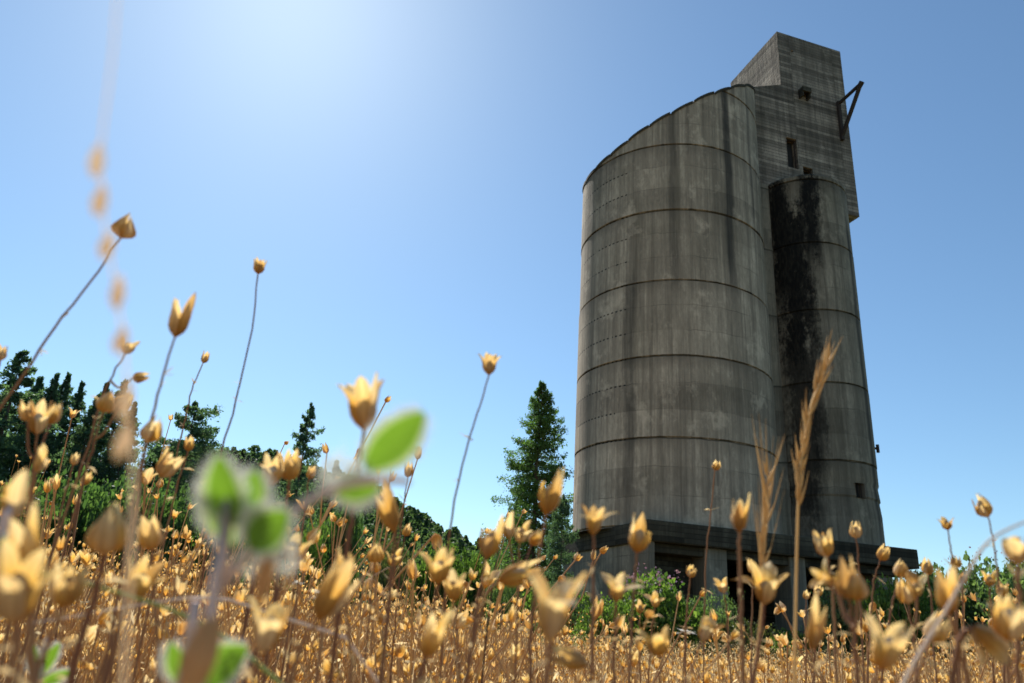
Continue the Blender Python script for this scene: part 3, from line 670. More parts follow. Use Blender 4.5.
def flower(label, heads, stem, d, kind='ovoid', size=1., rad=.0006, group=None, name='dry_flower'):
    """heads [(px,py,kind,size,tilt px vector)]; stem px path from head downwards; d distance in metres"""
    pts = [at(x, y, d*(1+.02*i)) for i, (x, y) in enumerate(stem)]
    last = pts[-1]; dirl = (pts[-1]-pts[-2]).normalized() if len(pts) > 1 else Vector((0, 0, -1))
    gx, gy = last.x+dirl.x*.10, last.y+dirl.y*.10+.03; gzv = float(gz(gx, gy))
    mid = last.lerp(Vector((gx, gy, gzv)), .5)+dirl*.02
    path = with_tail(pts, (gx, gy, gzv-.005))
    root = empty(name, (gx, gy, gzv)); tag(root, label, 'dry flower', group)
    o0 = np.array([gx, gy, gzv]); wob = np.random.default_rng(int(abs(pts[0].x)*1e5)).normal(0, .00022, path.shape); wob[0] = 0
    tb = [((path+wob)[::-1]-o0, np.linspace(rad*1.25, rad*.65, len(path)))]
    hs = []
    for i, hd in enumerate(heads):
        hx, hy = hd[0], hd[1]; kd = hd[2] if len(hd) > 2 else kind; s = (hd[3] if len(hd) > 3 else 1.)*size*.86; tl = hd[4] if len(hd) > 4 else None
        if i == 0: base = pts[0]; dr = pts[0]-pts[1] if tl is None else RIGHT*tl[0]+UP*tl[1]+FWD*.1
        else:
            base = at(hx, hy, d*(1+.03*((i*37) % 5-2)/2)); j = min(len(pts)-1, 1+i//3); br = (pts[j]*.7+pts[j-1]*.3)
            dr = (base-br) if tl is None else RIGHT*tl[0]+UP*tl[1]
            m_ = base.lerp(br, .5)-Vector((0, 0, .004)); pp = smooth_path([tuple(br), tuple(m_), tuple(base)], 8); tb.append((pp-o0, np.linspace(rad, rad*.8, len(pp))))
        hs.append((base-Vector(tuple(o0)), dr.normalized(), kd, s, i))
    v, f = tubes(tb, 6); link('stem', mesh_np('stem', v, [f], True), M_stem, root)
    gb = np.random.default_rng(len(label)*7+int(heads[0][0])); bv = []
    for fr in gb.uniform(.30, .97, 3):
        k = int(fr*15); b = path[k]-o0; tg = path[k]-path[k+1]; tg /= np.linalg.norm(tg)+1e-9
        for sg in (-1, 1):
            e = np.cross(tg, gb.normal(size=3)); e /= np.linalg.norm(e); dr_ = tg*gb.uniform(-.3, .9)+e; dr_ /= np.linalg.norm(dr_); L = gb.uniform(.003, .008); wv = np.cross(dr_, tg); wv *= L*.07/(np.linalg.norm(wv)+1e-9); dn = tg*L*gb.uniform(-.35, .1)
            bv.append([b-wv*.5, b+wv*.5, b+dr_*L*.5+wv, b+dr_*L+dn, b+dr_*L*.5-wv])
    bv = np.array(bv).reshape(-1, 3); link('dry_leaf', mesh_np('dry_leaf', bv, [np.arange(len(bv)).reshape(-1, 5)]), M_gold, root)
    for b, dr, kd, s, i in hs: add_head(root, b, dr, kd, s, int(abs(b.x)*977+i) % 3, random.random()*6, True)
    return root
FL = flower
FL('round ball shaped seed head tilted right at upper left against the sky', [(122, 237, 'ball', 1.05, (.45, 1))], [(121, 238), (90, 282), (55, 328), (25, 372), (-15, 430)], .37, 'ball')
FL('small seed head on long wavy stem high against the sky right of the round one', [(258, 273, 'ragged', .8)], [(258, 274), (252, 330), (236, 400), (222, 450), (214, 500)], .46, rad=.0006)
FL('plump pale seed head with one curled tooth left of the long wavy stem', [(175, 336, 'tall', 1.15, (.35, 1))], [(175, 337), (160, 385), (147, 440), (138, 500)], .33, 'ball')
FL('little closed seed head below and right of the plump pale one', [(203, 362, 'ovoid', .75)], [(203, 363), (192, 390), (184, 425), (170, 480)], .58)
FL('pair of small seed heads on branching stem beside the blurred grass stalk', [(126, 352, 'ragged', .9), (133, 378, 'ovoid', .7)], [(125, 354), (104, 392), (90, 440), (70, 500)], .40)
FL('seed head cut by the left edge of the photo above the conifers', [(0, 360, 'ragged', .8)], [(0, 361), (-10, 400), (-20, 450)], .45)
FL('open toothed seed head on curved stem in the sky left of the big conifer', [(490, 374, 'open', 1., (.25, 1))], [(489, 375), (477, 415), (462, 465), (449, 535), (446, 575)], .36)
FL('large blurred goblet shaped seed head with two long teeth above the green leaf', [(364, 428, 'open', 1.3, (.05, 1))], [(364, 430), (358, 470), (350, 530)], .235, rad=.0008)
FL('small seed head on thin stem right of the green leaf', [(408, 476, 'ovoid', 1.)], [(408, 477), (403, 510), (396, 560)], .55)
FL('small upright seed head on long thin stem centred before the silo drum', [(715, 469, 'ovoid', .85)], [(715, 470), (711, 510), (706, 560), (704, 640)], .57)
FL('tall goblet seed head with long teeth left of the paler grass spike', [(739, 530, 'tall', 1.)], [(739, 532), (740, 580), (742, 660)], .30, rad=.0008)
FL('open seed head with two spread teeth before the left silo wall', [(592, 534, 'star', .9)], [(593, 535), (593, 580), (592, 660)], .28, rad=.0007)
FL('closed slender seed head before the corner of the silo base', [(637, 551, 'tall', 1.25)], [(637, 552), (634, 585), (630, 660)], .33, rad=.0006)
FL('spiky star shaped seed head low before the left silo wall', [(616, 600, 'star', .85)], [(616, 601), (615, 630), (613, 680)], .30, rad=.0007)
FL('tall pointed seed head overlapping the big conifer', [(546, 512, 'tall', 1.35, (.15, 1))], [(546, 514), (540, 550), (533, 610), (530, 670)], .29, rad=.0008)
FL('cluster of three seed heads left of the big conifer foot', [(520, 540, 'ragged', 1.), (509, 538, 'tall', .9), (531, 545, 'ovoid', .9)], [(520, 542), (518, 580), (516, 650)], .36)
FL('largest blurred pale star shaped seed head at bottom centre', [(550, 640, 'star', 1.1, (-.05, 1))], [(550, 642), (548, 665), (545, 720)], .175, rad=.0009)
FL('torn pale seed head leaning left before the slab', [(826, 556, 'ragged', 1.15, (-.35, 1))], [(827, 557), (832, 590), (836, 660)], .38, rad=.0007)
FL('small toothed seed head on straight stem right of the torn pale one', [(856, 537, 'ovoid', 1.)], [(856, 538), (859, 570), (862, 640)], .52)
FL('small seed head leaning right under the slab end', [(880, 559, 'ovoid', 1.)], [(880, 560), (873, 590), (869, 650)], .56)
FL('rounded seed head right of the slab corner above the bramble', [(902, 575, 'ball', .85)], [(901, 576), (893, 600), (884, 660)], .48)
FL('small seed head beside the rounded one at the slab corner', [(928, 574, 'ovoid', .9)], [(928, 575), (932, 610), (935, 670)], .55)
FL('amber seed head with twin lobes low below the slab corner', [(907, 602, 'ball', .95), (917, 596, 'open', .8)], [(908, 603), (914, 640), (918, 690)], .37)
FL('dark toothed seed head leaning left against the right sky', [(947, 530, 'ragged', .8, (-.3, 1))], [(948, 530), (952, 560), (956, 620)], .48, rad=.0005)
FL('highest seed head at the right against the sky', [(987, 517, 'ovoid', 1.1, (-.3, 1))], [(988, 517), (996, 560), (1003, 640)], .46, rad=.0005)
FL('blurred seed head cut by the right edge of the photo', [(1018, 562, 'star', 1.1)], [(1018, 564), (1019, 600), (1018, 680)], .27, rad=.0008)
FL('blurred pair of big seed heads before the silo right of the tall grass spike', [(848, 598, 'tall', 1.0, (-.1, 1)), (857, 600, 'ball', .85), (836, 583, 'star', .6, (-1, .4))], [(849, 600), (854, 635), (858, 690)], .27, rad=.0008)
FL('spread three lobed seed head at the foot of the paler grass spike', [(764, 603, 'star', 1.2)], [(764, 604), (760, 640), (750, 700)], .33, rad=.0007)
FL('small seed head just left of the dark silo opening', [(690, 576, 'ragged', .8)], [(690, 577), (687, 610), (684, 660)], .52)
FL('slim seed head against the dark silo opening', [(752, 572, 'ovoid', .85)], [(752, 573), (752, 600), (751, 660)], .57)
FL('tiny left one of twin seed heads in the dark silo opening', [(806, 598, 'ovoid', .75)], [(806, 599), (806, 620), (806, 660)], .70)
FL('tiny right one of twin seed heads in the dark silo opening', [(818, 594, 'ragged', .85)], [(818, 595), (816, 620), (815, 660)], .68)
FL('seed head at the left foot of the goblet one before the silo', [(724, 592, 'open', .8)], [(724, 593), (727, 620), (730, 670)], .48)
FL('small seed head at right above the bramble, upper one of two', [(956, 567, 'ovoid', .9)], [(956, 568), (957, 600), (958, 660)], .60)
FL('small seed head at right above the bramble, lower one of two', [(962, 582, 'ovoid', .85)], [(962, 583), (963, 610), (965, 670)], .60)
FL('seed head low at right beside the bent grass', [(989, 584, 'ragged', .9)], [(989, 585), (992, 620), (994, 680)], .55)
FL('seed head low at right below the highest one', [(1003, 595, 'ovoid', .9)], [(1003, 596), (1004, 630), (1005, 690)], .55)
FL('big blurred pod shaped seed head leaning by the bent grass', [(948, 612, 'tall', 1.0, (-.15, 1))], [(949, 614), (960, 650), (972, 700)], .25, rad=.0009)
FL('big blurred drooping seed head at lower right', [(975, 628, 'open', .95, (.7, -.5))], [(974, 626), (960, 640), (950, 690)], .24, rad=.0009)
FL('large round blurred seed head on thick stem at left', [(104, 552, 'ball', 1.2)], [(104, 554), (96, 590), (78, 650), (68, 700)], .225, rad=.0010)
FL('large blurred pale seed head by the left edge', [(28, 575, 'tall', 1.0)], [(28, 577), (30, 620), (34, 700)], .19, rad=.0010)
FL('cluster of three seed heads low before the conifer row', [(37, 432, 'open', 1.1), (28, 421, 'ovoid', .8), (50, 424, 'ovoid', .9)], [(37, 434), (33, 470), (24, 530)], .38)
FL('open star shaped seed head below the cluster of three at left', [(36, 470, 'star', .9, (.5, 1))], [(36, 472), (30, 510), (22, 580)], .34, rad=.0008)
FL('pair of plump seed heads left of the blurred grass stalk', [(103, 410, 'ball', .95), (118, 408, 'ball', .8)], [(103, 412), (92, 450), (70, 530)], .37)
FL('small seed head below the pair of plump ones', [(83, 484, 'ovoid', .8)], [(83, 485), (76, 520), (66, 580)], .48)
FL('small seed head with split top left of the stalk base', [(73, 464, 'ovoid', .75)], [(73, 465), (64, 500), (50, 560)], .52)
FL('amber seed head in front of the low conifer at the row end', [(147, 440, 'ball', .95, (.4, 1))], [(147, 442), (138, 480), (124, 560)], .34)
FL('seed head before the round topped cedar', [(188, 450, 'ovoid', .8, (.3, 1))], [(188, 451), (176, 490), (160, 560)], .50)
FL('seed head with ragged top below the cedar', [(160, 475, 'ragged', 1.2, (.5, 1))], [(160, 477), (146, 520), (128, 590)], .40)
FL('blurred seed head left of the slender conifer', [(268, 485, 'open', 1.1)], [(268, 486), (262, 520), (250, 590)], .33, rad=.0008)
FL('blurred toothed seed head just left of the slender conifer', [(289, 478, 'ragged', 1.3)], [(289, 480), (285, 520), (276, 590)], .33, rad=.0008)
FL('small seed head overlapping the slender conifer', [(309, 478, 'ovoid', .8)], [(309, 479), (304, 520), (294, 590)], .50)
FL('long blurred seed head right of the green leaf', [(394, 530, 'tall', 1.1, (-.25, 1))], [(395, 532), (392, 570), (384, 650)], .27, rad=.0008)
FL('plump seed head over the distant ridge', [(375, 560, 'ball', .95)], [(375, 562), (372, 590), (366, 650)], .42)
FL('toothed seed head right of the plump one over the ridge', [(393, 565, 'ragged', 1.)], [(393, 566), (389, 600), (383, 660)], .45)
FL('leaning amber seed head left of centre in front of the ridge', [(438, 582, 'open', 1.1)], [(438, 584), (432, 620), (420, 690)], .29, rad=.0009)
FL('forked seed head left of the big conifer with two long teeth', [(486, 556, 'tall', 1.15)], [(486, 558), (478, 600), (466, 680)], .28, rad=.0008)
FL('pale drooping seed head below the forked one', [(500, 580, 'tall', 1.25, (1, .3))], [(498, 581), (484, 600), (470, 660)], .29, rad=.0008)
FL('long pale seed head leaning right left of centre', [(318, 618, 'tall', 1.15, (.5, 1))], [(318, 620), (300, 650), (285, 700)], .22, rad=.0009)
FL('brown blurred seed head low left of centre', [(585, 665, 'tall', 1.0, (-1, .3))], [(587, 665), (600, 680), (606, 720)], .26)
FL('small crisp seed head between green leaf and forked one', [(405, 535, 'ovoid', .9)], [(405, 536), (400, 570), (394, 640)], .6)
FL('seed head above the white daisy low before the silo', [(655, 606, 'open', .8)], [(655, 607), (652, 630), (648, 680)], .5)
FL('seed head on brown stem before the mauve blossoms', [(640, 612, 'ragged', .8)], [(640, 613), (640, 640), (640, 680)], .55)
NEAR = [(14, 622, .17, 'open', 1.1, 'very blurred pale seed head at the left edge low in the photo'), (62, 606, .21, 'ragged', 1., 'blurred seed head low left just right of the edge ones'),
        (12, 520, .21, 'tall', .9, 'blurred tall seed head by the left edge under the cluster of three'), (128, 600, .26, 'open', 1., 'blurred seed head low between the two green leafed plants at left'),
        (152, 548, .30, 'ovoid', 1.1, 'blurred closed seed head just left of the woolly green leaves'), (290, 560, .28, 'ragged', 1., 'blurred ragged seed head right of the woolly green leaves'),
        (345, 575, .27, 'tall', .9, 'blurred upright seed head below the small pale green leaf'), (262, 652, .20, 'open', 1., 'blurred seed head at the bottom edge right of the low green leaf'),
        (455, 600, .30, 'open', 1., 'blurred open seed head left of the largest pale star'), (425, 655, .22, 'tall', .9, 'blurred seed head near the bottom edge left of centre'),
        (660, 655, .28, 'ragged', 1., 'blurred seed head near the bottom edge below the white daisy'), (702, 640, .34, 'open', .9, 'seed head low between white daisy and dark opening'),
        (812, 648, .26, 'tall', .9, 'blurred seed head near the bottom edge beside the tall spike foot'), (880, 668, .22, 'open', 1., 'blurred pale seed head touching the bottom edge at right'),
        (1008, 640, .25, 'ragged', 1., 'blurred seed head low at the right edge'), (930, 640, .30, 'ovoid', 1.1, 'blurred closed seed head low left of the bent grass')]
for i, (x, y, d, k, sz, lab) in enumerate(NEAR):
    dx = (-1)**i*14-10
    FL(lab, [(x, y, k, sz)], [(x, y+1), (x+dx*.6, y+40), (x+dx*1.6, y+100)], d)
# ---------------------------------------------------------------- leafy woolly sprigs
def leaf_mesh(L, W, seed, bend=.2):
    g = np.random.default_rng(seed); n, k = 12, 7; V_, UV = [], []
    for i in range(n+1):
        s = i/n; w = W*.5*math.sin(math.pi*min(1, s*.94+.05))**.8
        for j in range(k):
            c_ = (j-(k-1)/2)/((k-1)/2); V_.append((c_*w, -abs(c_)**1.5*w*-.35-bend*L*s*s, L*s)); UV.append((j/(k-1), s))
    I = np.arange((n+1)*k).reshape(n+1, k)
    me = mesh_np('leaf', np.array(V_), [np.stack([I[:-1, :-1], I[:-1, 1:], I[1:, 1:], I[1:, :-1]], -1).reshape(-1, 4)], True, UV)
    # silky hairs round the margin
    P, D = [], []
    m_ = 760
    s = g.random(m_); sd = g.choice([-1, 1], m_); w = W*.5*np.sin(math.pi*np.minimum(1, s*.94+.05))**.8
    b = np.stack([sd*w*.97, .33*w-bend*L*s*s, L*s], 1); d = np.stack([sd, g.normal(0, .5, m_), g.normal(.3, .5, m_)], 1); d /= np.linalg.norm(d, axis=1)[:, None]
    hl = g.uniform(.0007, .0020, m_)[:, None]; t_ = np.cross(d, g.normal(size=(m_, 3))); t_ /= np.linalg.norm(t_, axis=1)[:, None]; t_ *= .00006
    Vh = np.stack([b-t_, b+t_, b+d*hl], 1).reshape(-1, 3)
    return me, mesh_np('leaf_hair', Vh, [np.arange(3*m_).reshape(m_, 3)])
t = NT('woolly_leaf'); tc = t.n('ShaderNodeTexCoord'); s_ = t.n('ShaderNodeSeparateXYZ'); t.set(s_.inputs[0], tc.outputs['UV'])
ed = t.math('ABSOLUTE', t.math('SUBTRACT', s_.outputs[0], .5)); c = t.mix(t.maprange(ed, .36, .5), t.mix(t.noise(tc.outputs['UV'], 9), (.10, .19, .025), (.18, .29, .045)), (.6, .64, .5))
M_wleaf = t.finish(c, .6, transl=.5, tcol=t.mix(1, c, (1.15, 1.3, .6), 'MULTIPLY'))
M_hair = simple('silky_hair', (.74, .74, .66), .1, 10, transl=.5)
M_wstem = simple('woolly_stem', (.68, .50, .44), .3, 300)
M_pod = simple('brown_pod', (.60, .34, .15), .35, 220, transl=.3)
def fuzz(P0, r, n, seed):
    g = np.random.default_rng(seed); d = g.normal(size=(n, 3)); d /= np.linalg.norm(d, axis=1)[:, None]; b = np.array(P0)+d*r*.5
    t_ = np.cross(d, g.normal(size=(n, 3))); t_ /= np.linalg.norm(t_, axis=1)[:, None]; t_ *= r*.03
    e = b+(d+g.normal(0, .35, (n, 3)))*r*g.uniform(.4, .9, (n, 1)); return np.stack([b-t_, b+t_, e], 1).reshape(-1, 3), np.arange(3*n).reshape(n, 3)
def sprig(label, stem, d, leaves, fuzzes=(), rad=.0011, pod=None):
    pts = [at(x, y, d*k) for x, y, k in stem]; last = pts[0]
    gx, gy = last.x+.01, last.y+.05; g0 = float(gz(gx, gy)); root = empty('leafy_sprig', (gx, gy, g0)); tag(root, label, 'leafy plant')
    o0 = np.array([gx, gy, g0]); path = smooth_path([(gx, gy, g0-.004), tuple((last+Vector((gx, gy, g0)))*.5+Vector((0, -.01, 0)))]+[tuple(p) for p in pts], 26)
    v, f = tubes([(path-o0, np.linspace(rad*1.3, rad*.7, len(path)))], 8); link('stem', mesh_np('stem', v, [f], True), M_wstem, root)
    for i, (x0, y0, x1, y1, w, dd) in enumerate(leaves):
        a = at(x0, y0, d*dd); b = at(x1, y1, d*dd*.98); ax = b-a; me, hr = leaf_mesh(ax.length, w*d/F, i+3, .12)
        z = ax.normalized(); yv = (-FWD+RIGHT*.25*(1 if i % 2 else -1)); yv = (yv-z*yv.dot(z)).normalized(); xv = yv.cross(z)
        mt = Matrix(((xv.x, yv.x, z.x), (xv.y, yv.y, z.y), (xv.z, yv.z, z.z)))
        lo = link('leaf', me, M_wleaf, root, a-Vector(tuple(o0))); lo.rotation_mode = 'QUATERNION'; lo.rotation_quaternion = mt.to_quaternion()
        link('leaf_hair', hr, M_hair, lo)
    for i, (x, y, r) in enumerate(fuzzes):
        v, f = fuzz(np.array(at(x, y, d))-o0, r*d/F, 260, i); link('woolly_tuft', mesh_np('woolly_tuft', v, [f]), M_hair, root)
    if pod:
        for (x0, y0, x1, y1, w) in pod:
            a, b = at(x0, y0, d), at(x1, y1, d); s = np.linspace(0, 1, 10); P_ = np.array([tuple(a.lerp(b, k)) for k in s])-o0
            v, f = tubes([(P_, w*.5*d/F*np.maximum(.12, np.sin(math.pi*(s*.9+.06))**.7))], 12); link('pod', mesh_np('pod', v, [f], True), M_pod, root)
sprig('blurred woolly plant with green leaves close to the lens at left of centre', [(205, 650, 1), (222, 590, 1), (256, 545, 1), (305, 503, 1), (345, 485, 1), (392, 480, 1), (408, 482, 1.02)], .108,
      [(236, 526, 214, 458, 40, 1), (246, 512, 256, 472, 26, 1.03), (250, 548, 286, 512, 40, .97), (366, 468, 424, 414, 42, 1), (335, 488, 378, 490, 26, 1.02), (232, 545, 204, 480, 24, 1.04)],
      [(338, 472, 20), (285, 560, 15), (262, 528, 13), (360, 470, 12), (248, 560, 14)], .0007, [(186, 700, 214, 612, 30), (258, 606, 272, 545, 16)])
sprig('second blurred green woolly leaf rising from the bottom edge at left', [(180, 700, 1), (184, 684, 1)], .16, [(178, 690, 246, 648, 38, 1), (185, 684, 170, 645, 18, 1)], [(232, 655, 10)])
sprig('small green leaved shoot at the lower left corner', [(36, 700, 1), (38, 670, 1)], .30, [(38, 680, 32, 648, 12, 1), (38, 676, 58, 645, 10, 1), (40, 684, 70, 672, 9, 1)])
sprig('small green shoot by the left edge under the conifers', [(-12, 600, 1), (-8, 560, 1)], .20, [(-10, 556, 26, 544, 20, 1), (-8, 565, 16, 552, 12, 1)])
# white daisies
def daisy(label, px, py, d, s):
    p = at(px, py, d); g0 = float(gz(p.x, p.y+.04)); root = empty('white_daisy', (p.x, p.y+.04, g0)); tag(root, label, 'flower'); o0 = np.array([p.x, p.y+.04, g0])
    path = smooth_path([(p.x, p.y+.04, g0), (p.x, p.y+.03, g0+.5*(p.z-g0)), tuple(p)], 12); v, f = tubes([(path-o0, .0006)], 5); link('stem', mesh_np('stem', v, [f], True), M_stem, root)
    g = np.random.default_rng(px); vs, fs = [], []
    for i in range(16):
        a = i/16*6.283+g.normal()*.1; dx = np.array([math.cos(a), math.sin(a), g.uniform(-.1, .5)]); sd = np.array([-math.sin(a), math.cos(a), .1]); L = s*g.uniform(.75, 1.1); w = s*.13
        b = np.array(p)-o0; vs += [b+dx*s*.2-sd*w*.5, b+dx*s*.2+sd*w*.5, b+dx*L*.8+sd*w-[0, 0, s*.1], b+dx*L-[0, 0, s*.15], b+dx*L*.8-sd*w-[0, 0, s*.1]]; fs.append([5*i+k for k in range(5)])
    link('petals', mesh_np('petals', np.array(vs), [np.array(fs)]), M_hair, root)
    v, f = fuzz(np.array(p)-o0, s*.35, 120, 5); link('flower_centre', mesh_np('flower_centre', v, [f]), M_cream, root)
daisy('white daisy left of centre among the gold stems', 326, 596, .33, .0085)
daisy('white daisy before the leafy bramble at the silo foot', 686, 632, .62, .009)
daisy('tiny white flower below the slender conifer', 298, 583, .5, .0045)
# ---------------------------------------------------------------- grasses
M_grass = stemmat('pale_gold_grass', (.55, .34, .13), (.82, .62, .32), .4)
M_pale = stemmat('pale_straw', (.85, .66, .45), (.95, .85, .7), .7)
M_pink = stemmat('pale_pink_grass', (.62, .50, .42), (.8, .7, .6), .3)
def grass_spike(label, path_px, d, spikes, rad=.0007, mat=None, awn=.012, name='grass_spike', slen=.010, swid=.0016):
    mat = mat or M_grass
    pts = [at(x, y, d) for x, y in path_px]; last = pts[-1]; gx, gy = last.x, last.y+.03; g0 = float(gz(gx, gy))
    root = empty(name, (gx, gy, g0)); tag(root, label, 'grass'); o0 = np.array([gx, gy, g0])
    path = with_tail(pts, (gx, gy, g0-.004), 24)
    v, f = tubes([(path[::-1]-o0, np.linspace(rad*1.2, rad*.5, len(path)))], 6); link('stalk', mesh_np('stalk', v, [f], True), mat, root)
    if not spikes: return root
    g = np.random.default_rng(len(label)); tb = []
    up = smooth_path([tuple(p) for p in pts], 40); cum = np.r_[0, np.cumsum(np.linalg.norm(np.diff(up, axis=0), axis=1))]
    n, frac = spikes; 
    for i in range(n):
        s = cum[-1]*frac*(i+.3)/n; b = np.array([np.interp(s, cum, up[:, j]) for j in range(3)]); tg = np.array([np.interp(s, cum, up[:, j])-np.interp(s+.004, cum, up[:, j]) for j in range(3)]); tg /= np.linalg.norm(tg)+1e-9
        sd = np.cross(tg, g.normal(size=3)); sd /= np.linalg.norm(sd); dr = tg+sd*g.uniform(.18, .42); dr /= np.linalg.norm(dr); L = slen*g.uniform(.8, 1.3)
        ss = np.array([0, .15, .4, .7, 1.]); tb.append((b+sd*.0006+dr*L*ss[:, None]-o0, swid*np.array([.3, .9, 1, .6, .08])*.6))
        if awn: tb.append((b+sd*.0006+(dr*L*.9+(dr+tg*.6)*awn*g.uniform(.5, 1.2)*np.linspace(0, 1, 4)[:, None])-o0, np.array([.0002, .00016, .00012, .00004])))
    v, f = tubes(tb, 5); link('spikelets', mesh_np('spikelets', v, [f], True), mat, root)
    return root
grass_spike('tall golden grass spike rising across the narrow cylinder of the silo', [(829, 362), (820, 382), (812, 404), (804, 445), (799, 490), (797, 540), (795, 640)], .40, (34, .55), .0007, awn=.004, slen=.011, swid=.0014)
grass_spike('shorter feathery grass spike left of the tall golden one', [(768, 470), (766, 510), (764, 550), (762, 600), (756, 660)], .40, (26, .62), .0006, awn=.016, swid=.0012)
grass_spike('very blurred tall grass stalk with pale spikelets crossing the left sky', [(119, -30), (112, 60), (101, 150), (104, 220), (118, 300), (127, 380), (133, 460), (132, 540)], .10, None, .00018, M_pale)
def spikelet_row():
    p0 = [(97, 160, -80, 36), (100, 200, -75, 34), (107, 245, -70, 30), (118, 292, -80, 36), (121, 340, -70, 30), (126, 400, -80, 44), (124, 440, -70, 44)]
    par = [o for o in bpy.data.objects if o.get('label', '').startswith('very blurred')][0]; o0 = np.array(par.location)
    tb = []
    for x, y, an, L in p0:
        c_ = math.cos(R_(an)); s__ = math.sin(R_(an)); a = np.array(at(x-c_*L/2, y-s__*L/2, .10)); b = np.array(at(x+c_*L/2, y+s__*L/2, .10)); ss = np.linspace(0, 1, 7)
        tb.append((a+(b-a)*ss[:, None]-o0, 0.00085*np.array([.15, .7, 1, 1, .8, .5, .1])))
    v, f = tubes(tb, 8); link('spikelets', mesh_np('spikelets', v, [f], True), M_pale, par)
spikelet_row()
grass_spike('pale bent grass blade arching over the lower right corner', [(1060, 512), (1020, 524), (988, 542), (968, 572), (945, 612), (918, 656), (895, 700)], .24, None, .00055, M_pink, name='bent_grass')
grass_spike('green straight grass stem lying across the lower left', [(-20, 566), (50, 575), (110, 590), (176, 612), (230, 640)], .24, None, .0006, simple('green_stem', (.30, .36, .10), .2, 80), name='bent_grass')
grass_spike('grey twig lying low at left among the stems', [(26, 624), (70, 617), (120, 608), (190, 598), (230, 600)], .28, None, .0005, M_pink, name='dry_twig')
grass_spike('dark bare twig standing left of the forked seed head', [(499, 545), (492, 590), (486, 640), (480, 700)], .5, None, .0007, simple('dark_twig', (.06, .035, .03), .3, 90), name='dry_twig')
# ---------------------------------------------------------------- the meadow
ENV = [(-300, 500), (0, 535), (100, 540), (200, 552), (300, 566), (400, 578), (480, 600), (560, 630), (640, 640), (760, 648), (860, 648), (940, 634), (1024, 622), (1300, 615)]
EX, EY = zip(*ENV)
def height_cap(x, y, z0, jit):
    """tallest plant at x,y whose head stays under the meadow's own outline"""
    lo, hi = .05, 1.2
    px, _ = proj((x, y, z0+.45)); lim = np.interp(px, EX, EY)+jit
    for _i in range(12):
        m_ = (lo+hi)/2
        if proj((x, y, z0+m_))[1] > lim: lo = m_
        else: hi = m_
    return lo
def low_head(seed, w, L, opn, nv=5):
    me = head_mesh(seed, w, L, nv, opn, .25, 3, 3)
    n = len(me.vertices); co = np.empty(n*3, np.float32); me.vertices.foreach_get('co', co); uvs = np.zeros((n, 2), np.float32)
    for l in me.loops: uvs[l.vertex_index] = me.uv_layers[0].data[l.index].uv
    fa = np.array([p.vertices[:] for p in me.polygons], np.int32); bpy.data.meshes.remove(me); return co.reshape(-1, 3), fa, uvs
LOWH = [low_head(100+i, .0043, [.0125, .0145, .0165][i % 3], [.05, .2, .42, .1][i % 4], [5, 4, 5, 6][i % 4]) for i in range(10)]
def rotto(d):
    d = d/np.linalg.norm(d); z = np.array([0, 0, 1.]); v = np.cross(z, d); c_ = d[2]; K = np.array([[0, -v[2], v[1]], [v[2], 0, -v[0]], [-v[1], v[0], 0]]); return np.eye(3)+K+K@K/(1+c_+1e-9)
def plant_template(seed, nh):
    """unit-height branched plant: (stem paths) and head placements"""
    g = np.random.default_rng(seed); s = np.linspace(0, 1, 6); lean = g.normal(0, .25, 2); P = np.stack([lean[0]*s**1.6, lean[1]*s**1.6, s], 1); P[1:-1, :2] += g.normal(0, .014, (4, 2))
    paths = [(P, np.linspace(.0016, .0010, 6))]; hd = [(P[-1], P[-1]-P[-2])]
    for i in range(nh-1):
        t_ = g.uniform(.45, .9); b = np.array([np.interp(t_, s, P[:, j]) for j in range(3)]); a = g.random()*6.28; L = g.uniform(.1, .32); e = b+np.array([math.cos(a)*L*.45, math.sin(a)*L*.45, L]); m_ = (b+e)/2+np.array([math.cos(a), math.sin(a), -.3])*L*.12
        e[2] = min(e[2], .99); paths.append((np.array([b, m_, e]), np.array([.0011, .001, .0008]))); hd.append((e, e-m_))
    return paths, hd
TPL = [plant_template(300+i, [1, 2, 3, 5, 6, 4, 3, 7][i % 8]) for i in range(16)]
def scatter(n, r0, r1, g, pw=2., amax=.72, a0=0.):
    out = []
    while len(out) < n:
        u = g.random(); r = (r0**pw+(r1**pw-r0**pw)*u)**(1/pw); a = a0+g.uniform(-amax, amax); out.append((math.sin(a)*r, math.cos(a)*r, r))
    return out
